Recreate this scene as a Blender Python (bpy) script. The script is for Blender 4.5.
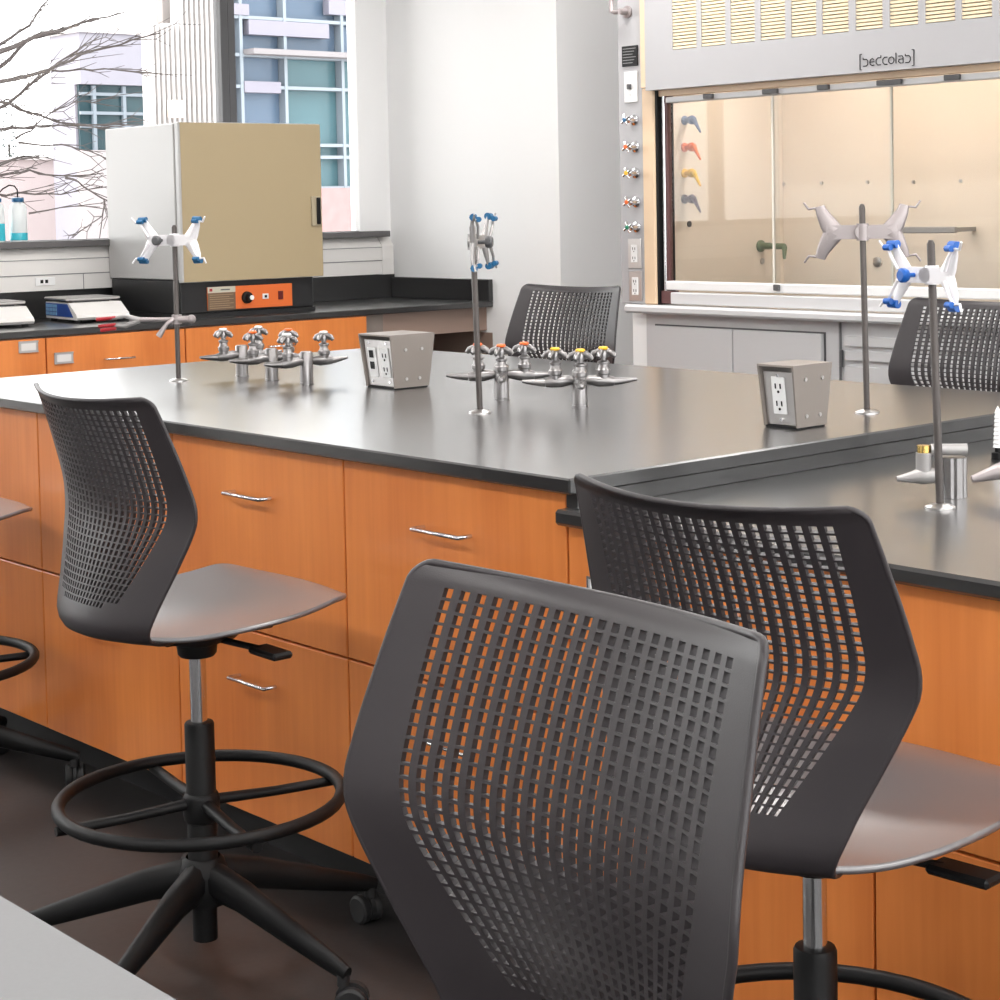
import bpy, math, random
from mathutils import Vector, Matrix
random.seed(7)
PI = math.pi
for o in list(bpy.data.objects): bpy.data.objects.remove(o)
SC = bpy.context.scene
COL = SC.collection

# ------------------------------------------------------------------ camera
FPX, PPY = 1845.3, 310.5                       # focal length and principal row in pixels (1000 x 1000 frame)
YAW, PIT, ROL = -0.85392, -0.05704, -0.01968
CAM = Vector((2.1686, -2.025, 1.327))
_f = Vector((math.sin(YAW)*math.cos(PIT), math.cos(YAW)*math.cos(PIT), math.sin(PIT)))
_r = Vector((math.cos(YAW), -math.sin(YAW), 0)); _u = _r.cross(_f)
_c, _s = math.cos(ROL), math.sin(ROL)
RT, UP = _c*_r + _s*_u, -_s*_r + _c*_u
cd = bpy.data.cameras.new('camera'); cam = bpy.data.objects.new('camera', cd); COL.objects.link(cam)
cd.sensor_width = 36; cd.lens = FPX/1000*36; cd.shift_y = -(500-PPY)/1000
cd.clip_start = .05; cd.clip_end = 300
cam.matrix_world = Matrix(((RT.x, UP.x, -_f.x, CAM.x), (RT.y, UP.y, -_f.y, CAM.y), (RT.z, UP.z, -_f.z, CAM.z), (0, 0, 0, 1)))
SC.camera = cam

# ------------------------------------------------------------------ sky, exposure
W = bpy.data.worlds.new('sky'); SC.world = W; W.use_nodes = True
bg = W.node_tree.nodes['Background']; bg.inputs[0].default_value = (1.0, .985, .975, 1); bg.inputs[1].default_value = 4.4
SC.view_settings.view_transform = 'Standard'; SC.view_settings.look = 'None'
SC.view_settings.exposure = 0.32; SC.view_settings.gamma = 1; SC.view_settings.use_curve_mapping = False
CEILING_LIGHT = 26.0
HOOD_LIGHT = 17.0

def at(px, py, axis, val):                      # the point of a pixel's ray on the plane axis = val
    d = RT*((px-500)/FPX) - UP*((py-PPY)/FPX) + _f
    return CAM + d*((val-CAM[axis])/d[axis])

# ------------------------------------------------------------------ materials
MATS = {}
def mat(name, col, rough=.5, metal=0, spec=.5, bump=0, bscale=200, var=0, vscale=6, coat=0, ior=None, emit=0, emitcol=None, stretch=(1, 1, 1)):
    if name in MATS: return MATS[name]
    m = bpy.data.materials.new(name); m.use_nodes = True; nt = m.node_tree; N = nt.nodes; L = nt.links
    p = N['Principled BSDF']
    p.inputs['Base Color'].default_value = (*col, 1); p.inputs['Roughness'].default_value = rough; p.inputs['Metallic'].default_value = metal
    p.inputs['Specular IOR Level'].default_value = spec; p.inputs['Coat Weight'].default_value = coat
    if ior: p.inputs['IOR'].default_value = ior
    p.inputs['Coat Roughness'].default_value = .22; p.inputs['Coat IOR'].default_value = 1.5
    if emit:
        p.inputs['Emission Color'].default_value = (*(emitcol or col), 1); p.inputs['Emission Strength'].default_value = emit
    tc = N.new('ShaderNodeTexCoord'); mp = N.new('ShaderNodeMapping'); mp.inputs['Scale'].default_value = stretch
    L.new(tc.outputs['Object'], mp.inputs['Vector'])
    if var:
        n = N.new('ShaderNodeTexNoise'); n.inputs['Scale'].default_value = vscale; n.inputs['Detail'].default_value = 4
        L.new(mp.outputs[0], n.inputs['Vector'])
        mx = N.new('ShaderNodeMix'); mx.data_type = 'RGBA'
        mx.inputs[6].default_value = (*[max(0, c*(1-var)) for c in col], 1); mx.inputs[7].default_value = (*[min(1, c*(1+var)) for c in col], 1)
        L.new(n.outputs['Fac'], mx.inputs[0]); L.new(mx.outputs[2], p.inputs['Base Color'])
    if bump:
        n2 = N.new('ShaderNodeTexNoise'); n2.inputs['Scale'].default_value = bscale; n2.inputs['Detail'].default_value = 2
        L.new(mp.outputs[0], n2.inputs['Vector'])
        b = N.new('ShaderNodeBump'); b.inputs['Strength'].default_value = bump; b.inputs['Distance'].default_value = .001
        L.new(n2.outputs['Fac'], b.inputs['Height']); L.new(b.outputs[0], p.inputs['Normal'])
    MATS[name] = m; return m

def wood_mat():
    m = bpy.data.materials.new('orange_maple'); m.use_nodes = True; nt = m.node_tree; N = nt.nodes; L = nt.links
    p = N['Principled BSDF']; p.inputs['Roughness'].default_value = .33; p.inputs['Specular IOR Level'].default_value = .45
    tc = N.new('ShaderNodeTexCoord'); oi = N.new('ShaderNodeObjectInfo')
    add = N.new('ShaderNodeVectorMath'); add.operation = 'ADD'
    sc = N.new('ShaderNodeVectorMath'); sc.operation = 'SCALE'; sc.inputs[0].default_value = (13, 7, 5)
    L.new(oi.outputs['Random'], sc.inputs['Scale']); L.new(tc.outputs['Object'], add.inputs[0]); L.new(sc.outputs[0], add.inputs[1])
    mp = N.new('ShaderNodeMapping'); mp.inputs['Scale'].default_value = (34, 34, 1.6); L.new(add.outputs[0], mp.inputs['Vector'])
    n1 = N.new('ShaderNodeTexNoise'); n1.inputs['Scale'].default_value = 2.2; n1.inputs['Detail'].default_value = 6; L.new(mp.outputs[0], n1.inputs['Vector'])
    mp2 = N.new('ShaderNodeMapping'); mp2.inputs['Scale'].default_value = (3.2, 3.2, 1.1); L.new(add.outputs[0], mp2.inputs['Vector'])
    n2 = N.new('ShaderNodeTexNoise'); n2.inputs['Scale'].default_value = 1.6; n2.inputs['Detail'].default_value = 3; L.new(mp2.outputs[0], n2.inputs['Vector'])
    mix = N.new('ShaderNodeMath'); mix.operation = 'MULTIPLY_ADD'; mix.inputs[1].default_value = .28
    L.new(n1.outputs['Fac'], mix.inputs[0])
    m2 = N.new('ShaderNodeMath'); m2.operation = 'MULTIPLY'; m2.inputs[1].default_value = .72; L.new(n2.outputs['Fac'], m2.inputs[0]); L.new(m2.outputs[0], mix.inputs[2])
    cr = N.new('ShaderNodeValToRGB'); e = cr.color_ramp.elements
    e[0].position = .3; e[0].color = (.60, .165, .034, 1); e[1].position = .7; e[1].color = (.80, .268, .066, 1)
    L.new(mix.outputs[0], cr.inputs[0]); L.new(cr.outputs[0], p.inputs['Base Color'])
    return m
WOOD = wood_mat()
EPOXY = mat('black_epoxy', (.014, .0135, .014), .28, ior=1.5, coat=1.0, bump=.04, bscale=260, var=.15, vscale=9)
PLASTIC = mat('dark_grey_plastic', (.029, .0245, .027), .43, spec=.5, bump=.12, bscale=900)
SEATP = mat('grey_seat_plastic', (.085, .078, .082), .32, ior=1.7, coat=.8, bump=.1, bscale=900)
BLACK = mat('black_plastic', (.006, .006, .0065), .5, spec=.25, bump=.05)
RUBBER = mat('black_rubber', (.016, .016, .017), .6)
CHROME = mat('chrome', (.78, .78, .8), .16, 1)
STEEL = mat('brushed_steel', (.55, .53, .52), .32, 1, bump=.05, bscale=300, stretch=(1, 1, .05))
ROD = mat('dull_steel_rod', (.085, .074, .07), .5, .5, bump=.1, bscale=300)
CAST = mat('cast_aluminium', (.36, .345, .34), .42, .35, bump=.2, bscale=400)
SATIN = mat('satin_chrome', (.29, .278, .278), .34, 1)
CASTD = mat('dull_cast_metal', (.36, .32, .32), .42, .5, bump=.2, bscale=400)
WHITEM = mat('white_coated_metal', (.82, .80, .82), .35)
BLUE = mat('blue_vinyl', (.005, .10, .42), .4)
TEALB = mat('teal_blue_vinyl', (.01, .11, .25), .4)
RED = mat('red_vinyl', (.35, .012, .02), .4)
ORANGE = mat('orange_plastic', (.85, .16, .03), .4)
YELLOW = mat('yellow_plastic', (.85, .50, .03), .4)
GREEN = mat('green_plastic', (.02, .22, .13), .4)
GREENGREY = mat('grey_green_paint', (.16, .20, .13), .45)
VIOLET = mat('dark_violet_plastic', (.10, .07, .10), .4)
BLUEGREY = mat('slate_blue_plastic', (.12, .17, .30), .4)
WALLP = mat('white_wall_paint', (.91, .91, .91), .75, bump=.05, bscale=180)
CEILP = mat('ceiling_paint', (.88, .88, .87), .85, bump=.05, bscale=120)
FLOORM = mat('charcoal_floor', (.027, .0245, .0245), .42, spec=.4, var=.35, vscale=55, bump=.08, bscale=120)
HOODG = mat('grey_painted_steel', (.42, .415, .43), .38, bump=.03, bscale=250)
CABG = mat('pale_grey_steel', (.60, .60, .61), .38, bump=.03, bscale=250)
CREAM = mat('cream_enamel', (.74, .55, .37), .4)
LINER = mat('cream_liner', (.80, .705, .61), .5, var=.03)
WHITE = mat('white_plastic', (.82, .82, .82), .35)
OFFW = mat('offwhite_plastic', (.74, .72, .70), .4)
DARKG = mat('dark_grey_paint', (.09, .09, .095), .45)
MIDG = mat('mid_grey_paint', (.20, .20, .205), .5)
SILL = mat('window_sill_grey', (.12, .115, .115), .45)
OVENW = mat('oven_white_enamel', (.47, .465, .46), .3)
OVENT = mat('oven_tan_enamel', (.42, .335, .205), .32)
OVENK = mat('oven_black_enamel', (.013, .013, .014), .4, bump=.05)
PANO = mat('orange_panel', (.72, .15, .03), .4)
BOXM = mat('grey_beige_enamel', (.225, .195, .175), .42, bump=.1, bscale=500)
TAUPE = mat('taupe_laminate', (.30, .21, .17), .5)
TABLEL = mat('light_grey_laminate', (.165, .165, .17), .6, var=.04, vscale=300)
LAMP = mat('lamp_diffuser', (1, 1, 1), .6, emit=CEILING_LIGHT, emitcol=(1, .97, .94))
HLAMP = mat('hood_lamp_tube', (1, 1, 1), .6, emit=HOOD_LIGHT, emitcol=(1, .94, .85))
def glass_mat(name, tint=(1, 1, 1), rough=0.0, f=1.45):
    m = bpy.data.materials.new(name); m.use_nodes = True; N = m.node_tree.nodes; L = m.node_tree.links
    N.remove(N['Principled BSDF']); out = N['Material Output']
    t = N.new('ShaderNodeBsdfTransparent'); t.inputs[0].default_value = (*tint, 1)
    g = N.new('ShaderNodeBsdfGlossy'); g.inputs['Roughness'].default_value = rough
    fr = N.new('ShaderNodeFresnel'); fr.inputs[0].default_value = f
    mx = N.new('ShaderNodeMixShader'); L.new(fr.outputs[0], mx.inputs[0]); L.new(t.outputs[0], mx.inputs[1]); L.new(g.outputs[0], mx.inputs[2]); L.new(mx.outputs[0], out.inputs[0])
    return m
GLASS = glass_mat('clear_glass', (.97, .98, .98), f=1.25)
BOTTLE = mat('milky_bottle_plastic', (.80, .84, .85), .3)
CYAN = mat('cyan_liquid', (.05, .50, .62), .2)

# ------------------------------------------------------------------ mesh helpers
def frame_to(p, q):
    z = (Vector(q)-Vector(p)).normalized(); a = Vector((0, 0, 1)) if abs(z.z) < .95 else Vector((1, 0, 0))
    x = a.cross(z).normalized(); y = z.cross(x)
    return Matrix(((x.x, y.x, z.x, p[0]), (x.y, y.y, z.y, p[1]), (x.z, y.z, z.z, p[2]), (0, 0, 0, 1)))

class MB:
    def __init__(s): s.v = []; s.f = []; s.s = []
    def add(s, vs, fs, smooth=False, m=None):
        b = len(s.v)
        s.v += [tuple(m @ Vector(v)) if m is not None else tuple(v) for v in vs]
        for f in fs: s.f.append([b+i for i in f]); s.s.append(smooth)
        return s
    def box(s, x0, x1, y0, y1, z0, z1, b=0.0, m=None):
        if x0 > x1: x0, x1 = x1, x0
        if y0 > y1: y0, y1 = y1, y0
        if z0 > z1: z0, z1 = z1, z0
        if b <= 0:
            vs = [(x, y, z) for x in (x0, x1) for y in (y0, y1) for z in (z0, z1)]
            return s.add(vs, [(0, 1, 3, 2), (4, 6, 7, 5), (0, 4, 5, 1), (2, 3, 7, 6), (0, 2, 6, 4), (1, 5, 7, 3)], False, m)
        b = min(b, (x1-x0)*.45, (y1-y0)*.45, (z1-z0)*.45)
        lo = (x0, y0, z0); hi = (x1, y1, z1); vs = []; idx = {}
        for c in range(8):
            sg = [(c >> k) & 1 for k in range(3)]
            for ax in range(3):
                idx[(c, ax)] = len(vs)
                vs.append(tuple((hi[k] if sg[k] else lo[k]) if k == ax else (hi[k]-b if sg[k] else lo[k]+b) for k in range(3)))
        fs = []
        cen = Vector(((x0+x1)/2, (y0+y1)/2, (z0+z1)/2))
        def put(ids):
            a, b_, c = (Vector(vs[i]) for i in ids[:3]); n = (b_-a).cross(c-a)
            mid = sum((Vector(vs[i]) for i in ids), Vector())/len(ids)
            fs.append(ids if n.dot(mid-cen) > 0 else ids[::-1])
        for ax in range(3):
            o1, o2 = [k for k in range(3) if k != ax]
            for sd in (0, 1):
                base = sd << ax
                cs = [base, base | 1 << o1, base | 1 << o1 | 1 << o2, base | 1 << o2]
                put([idx[(c, ax)] for c in cs])
            for q in range(4):
                c = ((q & 1) << o1) | ((q >> 1) << o2); d = c | 1 << ax
                put([idx[(c, o1)], idx[(c, o2)], idx[(d, o2)], idx[(d, o1)]])
        for c in range(8): put([idx[(c, 0)], idx[(c, 1)], idx[(c, 2)]])
        return s.add(vs, fs, False, m)
    def cyl(s, p, q, r, r2=None, n=16, m=None):
        r2 = r if r2 is None else r2
        L = (Vector(q)-Vector(p)).length
        return s.lathe([(0, 0), (r, 0), (r2, L), (0, L)], n, (m @ frame_to(p, q)) if m is not None else frame_to(p, q))
    def lathe(s, prof, n=16, m=None):
        # profile of (radius, z); rings are doubled at sharp corners so that they stay crisp
        segs = []; cur = [prof[0]]
        for i in range(1, len(prof)):
            cur.append(prof[i])
            if i < len(prof)-1:
                a = Vector((prof[i][0]-prof[i-1][0], prof[i][1]-prof[i-1][1])); b = Vector((prof[i+1][0]-prof[i][0], prof[i+1][1]-prof[i][1]))
                if a.length > 1e-9 and b.length > 1e-9 and a.angle(b) > .7: segs.append(cur); cur = [prof[i]]
        segs.append(cur)
        for sg in segs:
            vs = []; fs = []
            for r, z in sg:
                for k in range(n):
                    t = 2*PI*k/n; vs.append((r*math.cos(t), r*math.sin(t), z))
            for i in range(len(sg)-1):
                for k in range(n):
                    a, b, c, d = i*n+k, i*n+(k+1) % n, (i+1)*n+(k+1) % n, (i+1)*n+k
                    if sg[i][0] < 1e-9: fs.append((a, c, d))
                    elif sg[i+1][0] < 1e-9: fs.append((a, b, d))
                    else: fs.append((a, b, c, d))
            s.add(vs, fs, True, m)
        return s
    def tube(s, pts, r, n=8, closed=False, m=None, flat=1.0, up=None):
        P = [Vector(p) for p in pts]; K = len(P); rs = r if isinstance(r, (list, tuple)) else [r]*K
        vs = []; prev = None
        for i in range(K):
            if closed: t = P[(i+1) % K]-P[i-1]
            else: t = P[min(i+1, K-1)]-P[max(i-1, 0)]
            t.normalize()
            if up is not None: x = Vector(up)
            elif prev is None: x = Vector((0, 0, 1)) if abs(t.z) < .9 else Vector((1, 0, 0))
            else: x = prev
            x = (x - t*x.dot(t)).normalized(); prev = x; y = t.cross(x)
            for k in range(n):
                a = 2*PI*k/n; vs.append(P[i]+x*math.cos(a)*rs[i]+y*math.sin(a)*rs[i]*flat)
        fs = []
        for i in range(K if closed else K-1):
            j = (i+1) % K
            for k in range(n): fs.append((i*n+k, i*n+(k+1) % n, j*n+(k+1) % n, j*n+k))
        s.add(vs, fs, True, m)
        if not closed:
            s.add(vs[:n], [tuple(range(n))[::-1]], False, m); s.add(vs[-n:], [tuple(range(n))], False, m)
        return s
    def prism(s, poly, z0, z1, m=None):
        n = len(poly)
        ar = sum(poly[i][0]*poly[(i+1) % n][1]-poly[(i+1) % n][0]*poly[i][1] for i in range(n))
        if ar < 0: poly = poly[::-1]
        vs = [(x, y, z0) for x, y in poly]+[(x, y, z1) for x, y in poly]
        fs = [tuple(range(n))[::-1], tuple(range(n, 2*n))]+[(i, (i+1) % n, n+(i+1) % n, n+i) for i in range(n)]
        return s.add(vs, fs, False, m)
    def ball(s, c, r, n=12, m=None, sz=(1, 1, 1)):
        pr = [(r*math.sin(PI*i/8), -r*math.cos(PI*i/8)) for i in range(9)]
        pr[0] = (0, -r); pr[-1] = (0, r)
        mm = Matrix.Translation(c) @ Matrix.Diagonal((*sz, 1))
        return s.lathe(pr, n, m @ mm if m is not None else mm)
    def build(s, name, material, parent=None, loc=None):
        me = bpy.data.meshes.new(name); me.from_pydata(s.v, [], s.f)
        me.polygons.foreach_set('use_smooth', s.s); me.materials.append(material); me.update()
        o = bpy.data.objects.new(name, me); COL.objects.link(o)
        if parent: o.parent = parent
        if loc: o.location = loc
        return o

def tag(o, label, cat, group=None):
    o['label'] = label; o['category'] = cat
    if group: o['group'] = group
    return o
def thing(name, label, cat, loc=(0, 0, 0), rz=0, group=None):
    o = bpy.data.objects.new(name, None); COL.objects.link(o); o.empty_display_size = .05
    o.location = loc; o.rotation_euler = (0, 0, rz)
    return tag(o, label, cat, group)
def struct(name, mb, m, label=None, cat=None):
    o = mb.build(name, m); o['kind'] = 'structure'
    o['label'] = label; o['category'] = cat
    return o
def copy_tree(o, parent=None):
    c = o.copy(); COL.objects.link(c)
    c.parent = parent
    for ch in list(o.children): copy_tree(ch, c)
    return c
def boxpart(name, dims, m, parent, b=.0015): return MB().box(*dims, b=b).build(name, m, parent)

# ------------------------------------------------------------------ room shell
XW, YA, YB, XC = -4.97, 3.50, 4.30, -3.76       # window wall, wall beside the bench, wall behind the hood, projecting corner
XR, YF, ZC = 3.7, -4.6, 3.0
struct('floor', MB().box(XW-.3, XR+.2, YF-.2, YB+.2, -.12, 0), FLOORM, 'dark charcoal laboratory floor', 'floor')
struct('ceiling', MB().box(XW-.3, XR+.2, YF-.2, YB+.2, ZC, ZC+.15), CEILP, 'white painted ceiling above the laboratory', 'ceiling')
WY0, WY1, WZ0, WZ1 = -4.0, 3.315, 1.205, 2.75
struct('wall_left', MB().box(XW-.07, XW, YF, YB, 0, WZ0).box(XW-.07, XW, YF, YB, WZ1, ZC).box(XW-.07, XW, YF, WY0, WZ0, WZ1).box(XW-.07, XW, WY1, YB, WZ0, WZ1), WALLP, 'white wall holding the long row of windows', 'wall')
struct('wall_corner', MB().box(XW, XC, YA, YB, 0, ZC), WALLP, 'white projecting wall at the end of the window bench', 'wall')
struct('wall_back', MB().box(XC, XR+.2, YB, YB+.2, 0, ZC), WALLP, 'white wall behind the fume hood', 'wall')
# right wall with a window, front wall
struct('wall_right', MB().box(XR, XR+.2, YF, YB, 0, 1.0).box(XR, XR+.2, YF, YB, 2.7, ZC).box(XR, XR+.2, YF, -4, 1.0, 2.7).box(XR, XR+.2, 4, YB, 1.0, 2.7), WALLP, 'white wall with daylight openings facing the window wall', 'wall')
struct('wall_front', MB().box(XW-.3, XR+.2, YF-.2, YF, 0, ZC), WALLP, 'plain white wall of the laboratory behind the grey table', 'wall')

# windows (three lights of the long strip, dark mullions)
GX = XW-.035
mull = [WY0, -1.9, .30, at(225, 60, 0, GX).y, WY1]
for i in range(4):
    a, b = mull[i], mull[i+1]
    root = thing('window_1' if i == 3 else 'window_%d' % (5-i), ['window light at the front end of the strip', 'window light before the scales bench', 'wide window light looking onto the bare tree', 'narrow window light beside the white projecting wall'][i], 'window', (GX, (a+b)/2, WZ0))
    root['kind'] = 'structure'
    h = (b-a)/2; H = WZ1-WZ0
    wl = .038 if i else .05; wr = .038 if i < 3 else .0
    f = MB().box(-.03, .03, -h, -h+wl, 0, H, .002)
    if wr: f.box(-.03, .03, h-wr, h, 0, H, .002)
    f.box(-.03, .03, -h+wl, h-wr, 0, .012, .002).box(-.03, .03, -h+wl, h-wr, H-.04, H, .002)
    f.build('window_frame', DARKG if i < 3 else DARKG, root)
    MB().box(-.003, .003, -h+wl, h-wr, .012, H-.04).build('pane', GLASS, root)
rr = thing('window_5', 'window strip in the wall opposite the bench', 'window', (XR+.1, 0, 1.0)); rr['kind'] = 'structure'
f = MB().box(-.03, .03, -4, 4, 0, .05).box(-.03, .03, -4, 4, 1.65, 1.7)
for a in (-4, -2, 0, 2, 4): f.box(-.03, .03, max(-4, a-.03), min(4, a+.03), .05, 1.65)
f.build('window_frame', DARKG, rr)
for a in (-3.97, -1.97, .03, 2.03): MB().box(-.003, .003, a, a+1.94, .05, 1.65).build('pane', GLASS, rr)
# sill strip and white reveal
tr = struct('trim_1', MB().box(XW-.08, -4.895, -4.0, 3.44, 1.186, 1.214, .002), SILL, 'dark grey window sill strip under the glass', 'sill')
# ceiling luminaires (out of view above)
for i, (x, y) in enumerate([(x, y) for x in (-2.5, -.1, 2.2) for y in (-2.6, .2, 2.65)]):
    l = thing('ceiling_light', 'long white ceiling luminaire hung above the benches', 'ceiling light', (x, y, ZC), 0, 'ceiling luminaires')
    MB().box(-.62, .62, -.16, .16, -.06, 0, .004).build('housing', WHITE, l)
    MB().box(-.60, .60, -.14, .14, -.068, -.0605).build('diffuser', LAMP, l)

# ------------------------------------------------------------------ island: cabinets and worktops
ZT, ZL, TH = .889, .837, .026
YI1 = 1.505
def handle(parent, x, z, L=.128, y=-.022):
    MB().tube([(x-L/2, y, z), (x-L/2, y-.028, z), (x+L/2, y-.028, z), (x+L/2, y, z)], .0042, 8).build('handle', CHROME, parent)
def cabinet(x0, label, zt, split, holder=False):
    r = thing('base_cabinet', label, 'cabinet', (x0, .02, 0), 0, 'base cabinets along the front of the island')
    w = .6096
    MB().box(.0, w, .002, 1.25, .102, zt, .0).build('body', TAUPE, r)
    MB().box(0, w, .07, 1.2, 0, .1015).build('toe_kick', RUBBER, r)
    g = .0022
    for z0, z1, hz in ((split+g, zt-.004, split+.278), (.102, split-g, split-.098)):
        d = MB().box(g, w-g, -.020, .0015, z0, z1, .0016).build('drawer', WOOD, r)
        if not (holder and z0 > .3): handle(d, w/2, hz)
        if holder and z0 > .3: handle(d, w/2, hz-.02)
    return r
cabs = []
for i, lb in enumerate(['orange wood base cabinet behind the stool with only its seat edge in view', 'orange wood base cabinet directly behind the perforated back of the stool beside it', 'orange wood base cabinet with two bar handles behind the turned stool seat', 'orange wood base cabinet at the high worktop corner, beside the lower worktop']):
    cabs.append(cabinet(-2.4384+i*.6096, lb, ZT-TH-.0005, .482))
for i, lb in enumerate(['orange wood base cabinet with a chrome label holder under the lower worktop', 'orange wood base cabinet under the lower worktop beyond the stool column', 'orange wood base cabinet at the free end of the lower worktop']):
    c = cabinet(i*.6096, lb, ZL-TH-.0005, .459, True)
    if i == 0:
        MB().box(.050, .092, -.0235, -.0205, .700, .732, .001).box(.050, .092, -.0265, -.0235, .728, .732).box(.050, .054, -.0265, -.0235, .700, .728).box(.088, .092, -.0265, -.0235, .700, .728).build('label_holder', CHROME, c)
        MB().box(.055, .087, -.0245, -.0236, .703, .727).build('paper_label', WHITE, c)
t = thing('island_worktop', 'large black epoxy worktop of the high island with four outlets of chrome valves', 'worktop', (0, 0, ZT-TH))
t['label'] = 'large raised black epoxy worktop carrying the chrome valve turrets and outlet boxes'
MB().box(-2.455, .036, -.027, YI1, 0, TH, .003).build('slab', EPOXY, t)
MB().box(.004, .030, -.004, YI1-.01, -(ZT-ZL-TH)-.004+.0045, -.0002).build('riser', EPOXY, t)
t = thing('low_worktop', 'lower black epoxy worktop beside the raised island, holding a gas tap', 'worktop', (0, 0, ZL-TH))
MB().box(.0005, 1.86, -.030, YI1, 0, TH-.0003, .005).build('slab', EPOXY, t)

# ------------------------------------------------------------------ window bench
XB = -4.215                                       # bench front edge
def bench_cab(y0, y1, label, fronts, holder):
    r = thing('bench_cabinet', label, 'cabinet', (XB-.025, y0, 0), 0, 'orange cabinets under the window bench')
    w = y1-y0
    MB().box(-.60, -.002, 0, w, .102, ZT-TH-.0005).build('body', TAUPE, r)
    MB().box(-.60, -.07, 0, w, 0, .1015).build('toe_kick', RUBBER, r)
    for z0, z1 in fronts:
        d = MB().box(-.0015, .02, .002, w-.002, z0, z1, .0016).build('drawer', WOOD, r)
        hz = z0 + (z1-z0)*.5
        yy = w*.5
        MB().tube([(.02, yy-.06, hz), (.046, yy-.06, hz), (.046, yy+.06, hz), (.02, yy+.06, hz)], .0042, 8).build('handle', CHROME, d)
    for (hy, hz) in holder:
        MB().box(.0203, .0235, hy-.04, hy+.04, hz-.022, hz+.022, .001).box(.0235, .027, hy-.04, hy+.04, hz+.016, hz+.022).box(.0235, .027, hy-.04, hy+.04, hz-.022, hz-.018).build('label_holder', STEEL, r)
        MB().box(.0236, .0246, hy-.03, hy+.03, hz-.014, hz+.013).build('paper_label', OFFW, r)
    return r
FR = [(.665, .858), (.385, .660), (.105, .380)]
bench_cab(.05, .648, 'orange bench cabinet at the near end of the window bench', FR, [])
bench_cab(.65, 1.258, 'orange bench cabinet in front of the plain white scale', FR, [(.535, .83)])
bench_cab(1.26, 1.868, 'orange bench cabinet below the scale with the blue keypad', FR, [(.07, .778)])
bench_cab(1.87, 2.778, 'wide orange bench cabinet below the drying oven', FR, [])
p = thing('bench_end_panel', 'taupe leg panel and rail closing the open knee space of the window bench', 'panel', (XB-.03, 2.78, 0))
MB().box(-.60, 0, .0, .105, 0, ZT-TH-.0005, .001).build('leg_panel', mat('grey_taupe', (.20, .165, .145), .5), p)
MB().box(-.70, -.02, .105, .735, ZT-TH-.11, ZT-TH-.0005, .001).build('rail', TAUPE, p)
MB().box(-.74, -.72, .105, .735, .1, ZT-TH-.12, .001).build('back_panel', TAUPE, p)
MB().box(-.72, .02, .718, .736, 0, ZT-TH-.12, .001).build('wall_panel', TAUPE, p)
t = thing('bench_worktop', 'long black epoxy worktop along the window wall under the oven and scales', 'worktop', (0, 0, ZT-TH))
MB().box(XW+.001, XB, .05, YA-.001, 0, TH, .003).build('slab', EPOXY, t)
tag(MB().box(XW+.001, XW+.026, .05, YA-.001, ZT+.0002, ZT+.115, .002).build('bench_upstand', EPOXY), 'long black upstand along the back of the window bench under the convector', 'upstand')
tag(MB().box(XW+.027, XB, YA-.026, YA-.001, ZT+.0002, ZT+.100, .002).build('bench_upstand', EPOXY), 'short black upstand at the end of the bench against the white projecting wall', 'upstand')

# convector cover below the window sill
cv = thing('convector_cover', 'white ridged convector cover running under the window sill', 'heater cover', (XW, 0, 1.006))
MB().prism([(.001, 0), (.055, 0), (.055, .135), (.02, .178), (.001, .178)], 0, 3.40+3.9, Matrix(((1, 0, 0, 0), (0, 0, 1, -3.9), (0, 1, 0, 0), (0, 0, 0, 1)))).build('casing', OFFW, cv)
MB().box(.0552, .0575, -3.9, 3.40, .064, .068).box(.0552, .0575, -3.9, 3.40, .128, .131).build('ridge', MIDG, cv)
for y in (-3, -1.5, 0, 1.80): MB().box(.0552, .0565, y-.0015, y+.0015, 0, .064).build('joint', MIDG, cv)
MB().prism([(.0, -.002), (.057, -.002), (.057, .137), (.02, .182), (.0, .182)], 3.401, 3.47, Matrix(((1, 0, 0, 0), (0, 0, 1, 0), (0, 1, 0, 0), (0, 0, 0, 1)))).build('end_cap', OFFW, cv)
pl = MB().box(.0567, .061, 1.575, 1.665, .022, .056, .001).build('outlet_plate', WHITE, cv)
for dy in (.028, .05): MB().box(.0611, .062, 1.575+dy-.006, 1.575+dy+.007, .032, .046).build('socket', BLACK, pl)

# ------------------------------------------------------------------ fume hood
YH = 3.05
hd = thing('fume_hood', 'grey and cream fume hood with sliding glass sash and louvred top', 'fume hood', (0, YH, 0))
HX0, HX1 = -2.945, -.93
PX0 = at(645, 60, 1, 3.05-.03).x
OX0, OX1 = -2.737, -1.07
Z0, Z1 = .935, 1.745
# carcass
MB().box(HX0, HX0+.13, .012, .8, .935, 2.6, .003).build('service_post', HOODG, hd)
MB().box(HX1-.13, HX1, .012, .8, .935, 2.6, .003).build('service_post', HOODG, hd)
MB().box(HX0+.131, OX0-.012, .004, .10, .935, 1.76, .006).build('cream_jamb', CREAM, hd)
MB().box(OX1+.012, HX1-.131, .004, .10, .935, 1.76, .006).build('cream_jamb', CREAM, hd)
MB().box(PX0-.032, PX0-.0005, -.024, .0115, 1.7602, 2.6, .002).build('cream_jamb', CREAM, hd)
MB().box(HX0, HX1, .80, .83, .9, 2.6).build('back_skin', HOODG, hd)
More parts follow.
